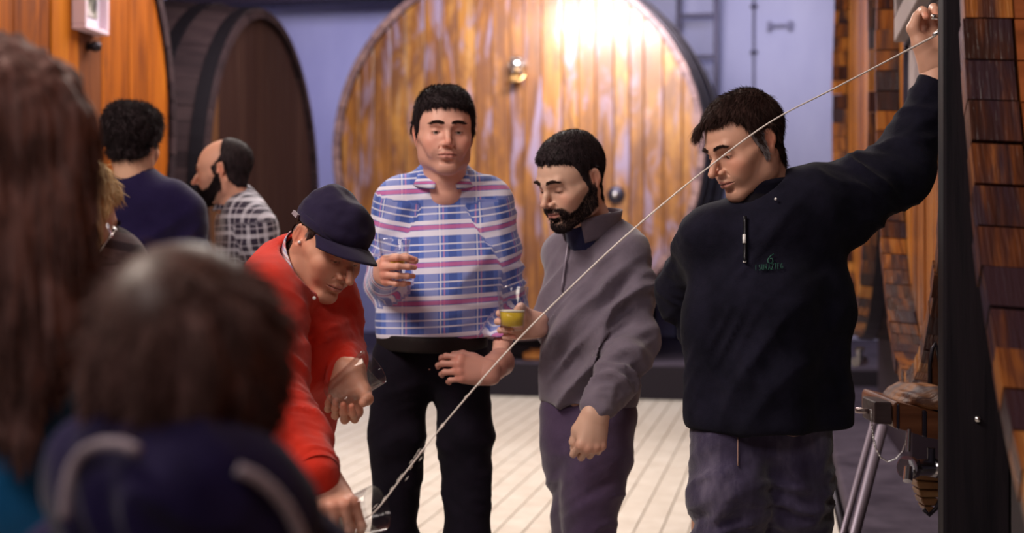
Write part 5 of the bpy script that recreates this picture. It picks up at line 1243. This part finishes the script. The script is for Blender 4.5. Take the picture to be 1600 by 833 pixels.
Z.cloth('shirt', s, .009, M_PLAID_BW, [(P(388, 350, 4.7), P(388, 520, 4.7), .2, .012, .08, 2.2, .8), (sh, el, .09, .014, .05, 2, .4)], 51, puv=puv_fn((.8, -.6, 0), [(sh, el, .09)], .0))
collar(Z, P(371, 322, 4.86), (.15, 0, 1), (-1, -.1, 0), .068, .074, .040, 50, M_PLAID_BW, 'collar', .35, .003, drop=.012, fold=True)
k = Z.kids[-1]; Z.kids[-1] = k[:5]+(np.stack([k[1] @ np.array((.8, -.6, 0)), k[1][:, 2], 0*k[1][:, 0]], 1),)+k[6:]
legs(Z, lg, M_PANTS_BK, 'trousers', .011, ((0, 0, 1), P(385, 520, 4.86)))
shoe(Z, (-.97, 4.78), (-1, 0), M_SHOE); shoe(Z, (-1.02, 4.96), (-1, 0), M_SHOE)
for w_, sd in ((wr, 'L'), (wrf, 'R')): hand(Z, w_, basis((-1, -.2, -.4), (0, -1 if sd == 'L' else 1, 0)), [(25, 35, 20)]*4, [(-.036, .046, -.020), (-.046, .074, -.026), (-.046, .098, -.030)], sd, (.68, .36, .26), .98, h=.003)
Z.finish()

# ================================================================== 7. blond person half hidden behind the nearest head
D = Person((-.80, 2.30), 'blond person in grey striped sweater, half hidden behind the nearest brown-haired woman')
D.head(P(95, 352, 2.24), rot(150, 12, 0), dict(size=.98, skin=(.70, .46, .36), nape=-.10, neck_r=.050, fringe=.06, sideburn=-.05), P(105, 440, 2.26), h=.003,
       hair=dict(t=.014, top=.008, n=5000, len=.025, rad=.0009, comb=comb_down, mat=M_HAIR_BL, lift=.3, lift2=.1, lump=.5, wob=.2))
s = SDF(); hh = lambda x, y, z: D.tohead(np.array([(x, y, z)]))[0]
for q in (-1, 1): s.chain([hh(q*.066, .02, .04), hh(q*.082, .03, -.01), hh(q*.084, .03, -.035)], [.030, .032, .024], .03)
s.chain([hh(0, .085, .03), hh(0, .092, -.01), hh(0, .085, -.04)], [.04, .042, .030], .04); s.cap(hh(-.05, .07, -.02), hh(.05, .07, -.02), .038, .038, .04)
V, Q = s.mesh(.006); N = normals(V, Q); V += N*((vnoise(V*np.array((90, 90, 14)), 4)-.5)*.010)[:, None]
p, nn = sample(V, Q, 6000, 3); cd_ = np.array((.10, 0, -1.)); SV, SQ = strand_mesh('b', p-nn*.002, nn*.12+cd_, cd_+nn*-.5, .030, .0009, 4, .10)
D.raw('hair', *join([(V, Q), (SV, SQ)]), M_HAIR_BL)
sh, el = P(172, 418, 2.30), P(195, 600, 2.32); shl2, el2 = P(20, 455, 2.28), P(0, 600, 2.32)
lg = [([(-.84, 2.30, .80), (-.84, 2.30, .45), (-.84, 2.30, .06)], [.10, .065, .05]), ([(-.70, 2.32, .80), (-.70, 2.32, .45), (-.70, 2.32, .06)], [.10, .065, .05])]
core(D, [pr([(105, 450, 2.3, 60), (105, 700, 2.3, 70)]), ([sh, el], [.04, .035]), ([shl2, el2], [.04, .035])]+[(a, [r*.8 for r in b]) for a, b in lg], (.70, .46, .36))
s = SDF()
for L in ([(55, 470, 2.3, 70), (55, 700, 2.3, 80)], [(155, 470, 2.3, 66), (155, 700, 2.3, 80)], [(105, 460, 2.3, 90), (105, 700, 2.3, 110)]): s.chain(*pr(L), .06)
s.cap(P(50, 440, 2.28), P(150, 410, 2.30), .058, .066, .05); s.cap(P(105, 405, 2.27), P(105, 400, 2.27), .065, .06, .05); s.chain([sh, el, P(190, 690, 2.25)], [.068, .055, .045], .03); s.chain([shl2, el2, P(20, 690, 2.25)], [.068, .055, .045], .03)
s.cut((0, 0, -1), (0, 0, .86)); D.cloth('sweater', s, .009, M_STRIPE, [(P(155, 450, 2.2), P(155, 650, 2.2), .2, .014, .07, 2.2, .6)], 61, puv=puv_fn((1, 0, 0), [(sh, el, .085)], -.25))
legs(D, lg, M_PANTS_BK, 'trousers', .012, ((0, 0, 1), (0, 0, .92)))
shoe(D, (-.84, 2.30), (.3, 1), M_SHOE); shoe(D, (-.70, 2.32), (.3, 1), M_SHOE)
for w_, sd in ((P(190, 700, 2.24), 'R'), (P(20, 700, 2.24), 'L')): hand(D, w_, basis((0, .2, -1), (1 if sd == 'R' else -1, 0, 0)), [(25, 35, 20)]*4, [(-.036, .046, -.020), (-.046, .074, -.026), (-.046, .098, -.030)], sd, (.70, .46, .36), .9, h=.003)
D.finish()
gg = P(174, 362, 2.17); ge = empty('eyeglasses', gg); tag(ge, 'thin glinting eyeglasses by the blond hair, against the striped sweater', 'glasses')
tube('temple', [(-.020, .0, -.036), (-.008, 0, -.016), (.008, 0, .003)], .0010, M_CHROME, ge, 6); tube('temple', [(-.016, .02, .012), (0, .01, .008), (.010, 0, .002)], .0012, M_CHROME, ge, 6)
ml = mat('lens', (.75, .65, .95), .05, 0, .8, **{'Transmission Weight': .8})
lathe('lens', [(0, -.001), (.012, -.001), (.012, .001), (0, .001)], ml, ge, 20, Matrix.Translation((-.004, .004, .002)) @ Matrix.Rotation(1.2, 4, 'Y') @ Matrix.Diagonal((1, .6, 1, 1)))
tube('rim', [(-.004+.0125*math.cos(t)*.36, .004+.0075*math.sin(t), .002-.0125*math.cos(t)*.93) for t in np.linspace(0, 2*math.pi, 17)], .0008, M_CHROME, ge, 6)

# ================================================================== 8. nearest woman with long brown hair
Wm = Person((-.57, 1.46), 'woman with long brown hair and blue jacket, nearest at the left edge, from behind')
Wm.head(P(16, 260, 1.43), rot(172, 2, 0), dict(size=1.04, skin=(.66, .36, .25), neck_r=.048, fringe=.06, brows=False), P(8, 460, 1.45), h=.0032)
s = SDF(); hh = lambda x, y, z: Wm.tohead(np.array([(x, y, z)]))[0]
s.ell(hh(0, .016, .045), (.089, .112, .094), .02, R=np.array(RM.to_3x3())*0+np.eye(3)); s.chain([hh(0, .075, .02), hh(0, .085, -.07), hh(-.01, .085, -.14), hh(-.03, .085, -.19)], [.055, .058, .050, .030], .06)
s.chain([hh(-.060, .03, .03), hh(-.066, .04, -.06), hh(-.060, .06, -.17), hh(-.058, .08, -.27)], [.036, .034, .040, .022], .05); s.chain([hh(.060, .03, .03), hh(.062, .04, -.06), hh(.055, .06, -.14)], [.036, .032, .022], .05)
V, Q = s.mesh(.005); N = normals(V, Q); V += N*((vnoise(V*np.array((75, 75, 7)), 4)-.5)*.016+(vnoise(V*np.array((160, 160, 10)), 14)-.5)*.006)[:, None]
p, nn = sample(V, Q, 9000, 3); cd_ = np.array((0.0, 0, -1.)); SV, SQ = strand_mesh('b', p-nn*.002, nn*.15+cd_, cd_+nn*-.1, np.where(p[:, 2] < 1.28, .03, .08), .0008, 4, .10)
Wm.raw('long_hair', *join([(V, Q), (SV, SQ)]), M_HAIR_MID)
cx = hc_ = P(8, 255, 1.43); bx = cx[0]
lg = [([(bx-.08, 1.48, .78), (bx-.08, 1.48, .45), (bx-.08, 1.48, .06)], [.10, .065, .05]), ([(bx+.08, 1.48, .78), (bx+.08, 1.48, .45), (bx+.08, 1.48, .06)], [.10, .065, .05])]
core(Wm, [([(bx, 1.47, 1.25), (bx, 1.47, .85)], [.08, .1])]+[(a, [r*.8 for r in b]) for a, b in lg], (.66, .36, .25))
s = SDF()
for q in (-1, 1): s.chain([(bx+q*.09, 1.47, 1.14), (bx+q*.09, 1.47, .80)], [.085, .095], .06)
s.chain([(bx, 1.47, 1.17), (bx, 1.47, .80)], [.10, .12], .06); s.cap((bx-.12, 1.47, 1.17), (bx+.12, 1.47, 1.17), .055, .055, .05); s.cap((bx, 1.48, 1.22), (bx, 1.48, 1.24), .06, .055, .05); s.cut((0, 0, -1), (0, 0, .74))
Wm.cloth('jacket', s, .008, M_BLUE, [((bx, 1.35, 1.2), (bx, 1.35, .8), .2, .014, .09, 2, .6)], 71, label='blue jacket')
for q in (-1, 1):
    s = SDF(); s.chain([(bx+q*.155, 1.47, 1.155), (bx+q*.185, 1.48, .95), (bx+q*.16, 1.55, .76)], [.056, .050, .038], .03)
    Wm.cloth('sleeve', s, .009, M_BLACK, [((bx+q*.155, 1.47, 1.15), (bx+q*.185, 1.48, .9), .1, .012, .05, 2, .4)], 72, label='black sleeve')
    hand(Wm, (bx+q*.16, 1.56, .75), basis((0, .3, -1), (q, 0, 0)), [(25, 35, 20)]*4, [(-.036, .046, -.020), (-.046, .074, -.026), (-.046, .098, -.030)], 'R' if q > 0 else 'L', (.66, .36, .25), .9, h=.003)
legs(Wm, lg, M_PANTS_BK, 'trousers', .012, ((0, 0, 1), (0, 0, .88)))
shoe(Wm, (bx-.08, 1.48), (0, 1), M_SHOE); shoe(Wm, (bx+.08, 1.48), (0, 1), M_SHOE)
Wm.finish()

# ================================================================== 9. nearest child with bowl-cut hair
K = Person((-.265, 1.06), 'child with brown bowl-cut hair and hooded navy jacket with pale piping, from behind')
K.head(P(298, 560, 1.035), rot(158, 3, 0), dict(size=.80, skin=(.66, .38, .28), neck_r=.046, fringe=.03, nape=-.09, sideburn=-.05, brows=False, eyes=True), P(285, 760, 1.06), h=.003)
s = SDF()
s.ell(P(297, 545, 1.03), (.0745, .086, .073), .02); s.ell(P(297, 605, 1.035), (.0700, .080, .047), .03); s.ell(P(285, 655, 1.02), (.047, .051, .036), .03)
V, Q = s.mesh(.004); N = normals(V, Q); V += N*((vnoise(V*np.array((85, 85, 16)), 4)-.5)*.012+(vnoise(V*np.array((190, 190, 22)), 14)-.5)*.006)[:, None]
top = P(300, 400, 1.02)
p, nn = sample(V, Q, 11000, 3)
cmb = (p-top); cmb = cmb-nn*(cmb*nn).sum(1)[:, None]; cmb /= np.linalg.norm(cmb, axis=1)[:, None]+1e-6; SV, SQ = strand_mesh('b', p-nn*.002, nn*.12+cmb, cmb+np.array((0, 0, -.4)), .035, .0007, 4, .22)
K.raw('hair', *join([(V, Q), (SV, SQ)]), M_HAIR_BR)
bx = P(290, 800, 1.06)[0]; yb = 1.07
lg = [([(bx-.07, yb, .64), (bx-.07, yb, .35), (bx-.07, yb, .05)], [.085, .06, .045]), ([(bx+.07, yb, .64), (bx+.07, yb, .35), (bx+.07, yb, .05)], [.085, .06, .045])]
core(K, [([(bx, yb, 1.05), (bx, yb, .7)], [.06, .08])]+[(a, [r*.8 for r in b]) for a, b in lg], (.66, .38, .28))
s = SDF()
for q in (-1, 1): s.chain([(bx+q*.06, yb, 1.055), (bx+q*.07, yb, .68)], [.070, .09], .06); s.chain([(bx+q*.105, yb, 1.05), (bx+q*.15, yb+.01, .86), (bx+q*.14, yb+.06, .70)], [.052, .048, .040], .03)
s.cap((bx, yb, 1.07), (bx, yb, .68), .085, .10, .06); s.cut((0, 0, -1), (0, 0, .62))
K.cloth('jacket', s, .008, M_JACKET, [((bx, .97, 1.05), (bx, .97, .75), .2, .010, .07, 2, .6)], 81)
s = SDF()
hp = [P(122, 765, 1.02), P(145, 722, 1.01), P(208, 728, .985), P(300, 768, .955), P(380, 762, .985), P(440, 798, 1.01)]
s.chain(hp, [.023, .026, .031, .036, .028, .024], .045); s.ell(P(290, 830, .985), (.092, .052, .055), .05)
V, Q = K.cloth('hood', s, .0045, M_JACKET, [(P(130, 740, .96), P(440, 800, .96), .10, .012, .05, 2, 1.0)], 83)
for L in ([(100, 812), (103, 765), (112, 730), (130, 705), (160, 693), (190, 694), (216, 704)], [(372, 733), (400, 745), (425, 765), (448, 792), (466, 825), (478, 860)]):
    q_ = np.array([on_mesh(x, y, V, .003, .016) for x, y in L]); q_[:, 1] = np.minimum(q_[:, 1], 1.0)
    tt = np.linspace(0, len(L)-1, 24); q2 = np.stack([np.interp(tt, range(len(L)), q_[:, i]) for i in range(3)], 1); v, f = tube_np(q2, .0045, 8); K.raw('piping', np.array(v), f, M_PIPING)
legs(K, lg, M_PANTS_BK, 'trousers', .011, ((0, 0, 1), (0, 0, .70)))
shoe(K, (bx-.07, yb), (0, 1), M_SHOE); shoe(K, (bx+.07, yb), (0, 1), M_SHOE)
for q in (-1, 1): hand(K, (bx+q*.14, yb+.07, .69), basis((0, .3, -1), (q, 0, 0)), [(25, 35, 20)]*4, [(-.036, .046, -.020), (-.046, .074, -.026), (-.046, .098, -.030)], 'R' if q > 0 else 'L', (.66, .38, .28), .75, h=.0025)
K.finish()

# ================================================================== glasses, cider, tap and stream
m = bpy.data.materials.new('clear_glass'); m.use_nodes = True; n = NT(m)
tr = n.add('ShaderNodeBsdfTransparent'); tr.inputs[0].default_value = (.95, .95, .955, 1); gs = n.add('ShaderNodeBsdfGlossy'); gs.inputs['Roughness'].default_value = .03
fr_ = n.add('ShaderNodeLayerWeight'); fr_.inputs[0].default_value = .5; mx = n.add('ShaderNodeMixShader'); n.L(n.math('ADD', n.math('MULTIPLY', n.math('POWER', fr_.outputs['Facing'], 3.0), .55), .025), mx.inputs[0]); n.L(tr.outputs[0], mx.inputs[1]); n.L(gs.outputs[0], mx.inputs[2])
n.L(mx.outputs[0], n.n['Material Output'].inputs['Surface']); n.n.remove(n.b); M_GLASS = m
m = mat('yellow_cider', (1.0, .74, .05), .2, 0, .5, **{'Transmission Weight': .15, 'IOR': 1.33}); M_CIDER = m
M_FOAM = mat('pale_foam', (.90, .86, .72), .6)
def tumbler(name, M4, label, group, fill=None, H=.115, rt=.0425, rb=.031, tint=None):
    e = bpy.data.objects.new(name, None); C.objects.link(e); e.matrix_world = M4; e.empty_display_size = .05; tag(e, label, 'glass', group)
    t = .0016
    lathe('cup', [(0, 0), (rb-.003, 0), (rb, .003), (rt, H-.001), (rt-t*.5, H), (rt-t, H-.001), (rb-t, .012), (rb*.5, .008), (0, .0085)], M_GLASS, e, 48)
    if fill:
        r0 = rb-t-.0006; f = lambda z: r0+(rt-rb)*(z-.012)/(H-.012)
        lathe('cider', [(0, .0100), (r0*.55, .0098), (r0, .0140), (f(fill), fill), (0, fill)], M_CIDER, e, 40)
        lathe('foam', [(0, fill+.0004), (f(fill), fill+.0004), (f(fill+.005), fill+.005), (0, fill+.006)], M_FOAM, e, 40)
    return e
def mat4(o, z, x=(1, 0, 0)):
    z = Vector(z).normalized(); y = z.cross(Vector(x)).normalized(); x = y.cross(z); m_ = Matrix((x, y, z)).transposed().to_4x4(); m_.translation = Vector(o); return m_
tumbler('cider_glass', mat4(P(800, 516, 3.385), (0.02, 0, 1)), 'glass of yellow cider held between the plaid shirt and the grey fleece', 'cider glasses', .048)
tumbler('cider_glass', mat4(P(615, 424, 3.36), (0.03, 0, 1)), 'glass of yellow cider partly behind the navy cap visor', 'cider glasses', .030, H=.085)
tumbler('cider_glass', mat4(P(519, 622, 2.735), (.66, -.12, .50)), 'empty glass tilted in the left hand of the red-sweatered man', 'cider glasses', None)
gb = P(508, 824, 2.335); ga = P(583, 797, 2.30); gx = ga-gb
tumbler('cider_glass', mat4(gb, gx), 'lowest glass catching the falling cider near the floor in the pouring hand', 'cider glasses', .016, H=float(np.linalg.norm(gx))+.01)
# stream
pts = [(1459, 57, 3.08), (1400, 88, 3.03), (1310, 135, 2.95), (1205, 190, 2.84), (1100, 267, 2.75), (990, 358, 2.65), (900, 441, 2.56), (800, 541, 2.47), (700, 655, 2.39), (640, 730, 2.345), (588, 797, 2.31), (560, 815, 2.315)]
A = np.array([P(*q) for q in pts]); tt = np.linspace(0, len(A)-1, 160)
def cr(A, t):
    i = min(int(t), len(A)-2); f = t-i; p0, p1, p2, p3 = A[max(i-1, 0)], A[i], A[i+1], A[min(i+2, len(A)-1)]
    return .5*((2*p1)+(-p0+p2)*f+(2*p0-5*p1+4*p2-p3)*f*f+(-p0+3*p1-3*p2+p3)*f**3)
S3 = np.array([cr(A, t) for t in tt]); rr = np.interp(tt, [0, 1, 6, 8, 11], [.0030, .0021, .0018, .0015, .0012])*(1+.15*(vnoise(np.stack([tt*1.5, tt*0, tt*0], 1), 3)-.5)*2)
st = empty('cider_stream', S3[-1]); tag(st, 'thin pale stream of cider arcing from the tap down to the glass', 'stream')
m = mat('cider_jet', (.95, .88, .84), .30, 0, .5, **{'Transmission Weight': .15, 'IOR': 1.33}); M_JET = m
v, f = tube_np(S3-S3[-1], rr, 8); link('jet', mesh_np('jet', np.array(v), f), M_JET, st)
vv, ff = [], []
for k in range(26):
    t = rg_.uniform(7.5, 10.8); c_ = cr(A, t)+rg_.normal(size=3)*.004-S3[-1]; d_ = cr(A, t+.05)-cr(A, t); d_ /= np.linalg.norm(d_)
    a, b = tube_np([c_-d_*.006, c_, c_+d_*.006], [.0002, .0008, .0002], 5); k0 = len(vv); vv += a; ff += [tuple(q+k0 for q in f_) for f_ in b]
o = link('drops', mesh_np('drops', np.array(vv), ff), M_JET, st); o['kind'] = 'stuff'
# tap held by the raised hand
tp = empty('txotx_tap', P(1470, 40, 3.17)); tp.name = 'pouring_tap'; tag(tp, 'small bright metal pouring tap gripped by the raised hand', 'tap'); o0 = P(1470, 40, 3.17)
tube('spout', [rel(1458, 56, 3.06), rel(1468, 48, 3.06), rel(1481, 44, 3.09), rel(1500, 43, 3.2)], [.0050, .0060, .0065, .0065], M_CHROME, tp)
tube('lever', [rel(1457, 26, 3.05), rel(1470, 27, 3.07), rel(1490, 28, 3.16)], [.0060, .0065, .0065], M_CHROME, tp)
tube('stem', [rel(1488, 26, 3.16), rel(1490, 50, 3.17)], .010, M_CHROME, tp)
tube('pipe', [rel(1490, 40, 3.17), rel(1520, 40, 3.25)], .012, M_CHROME, tp)
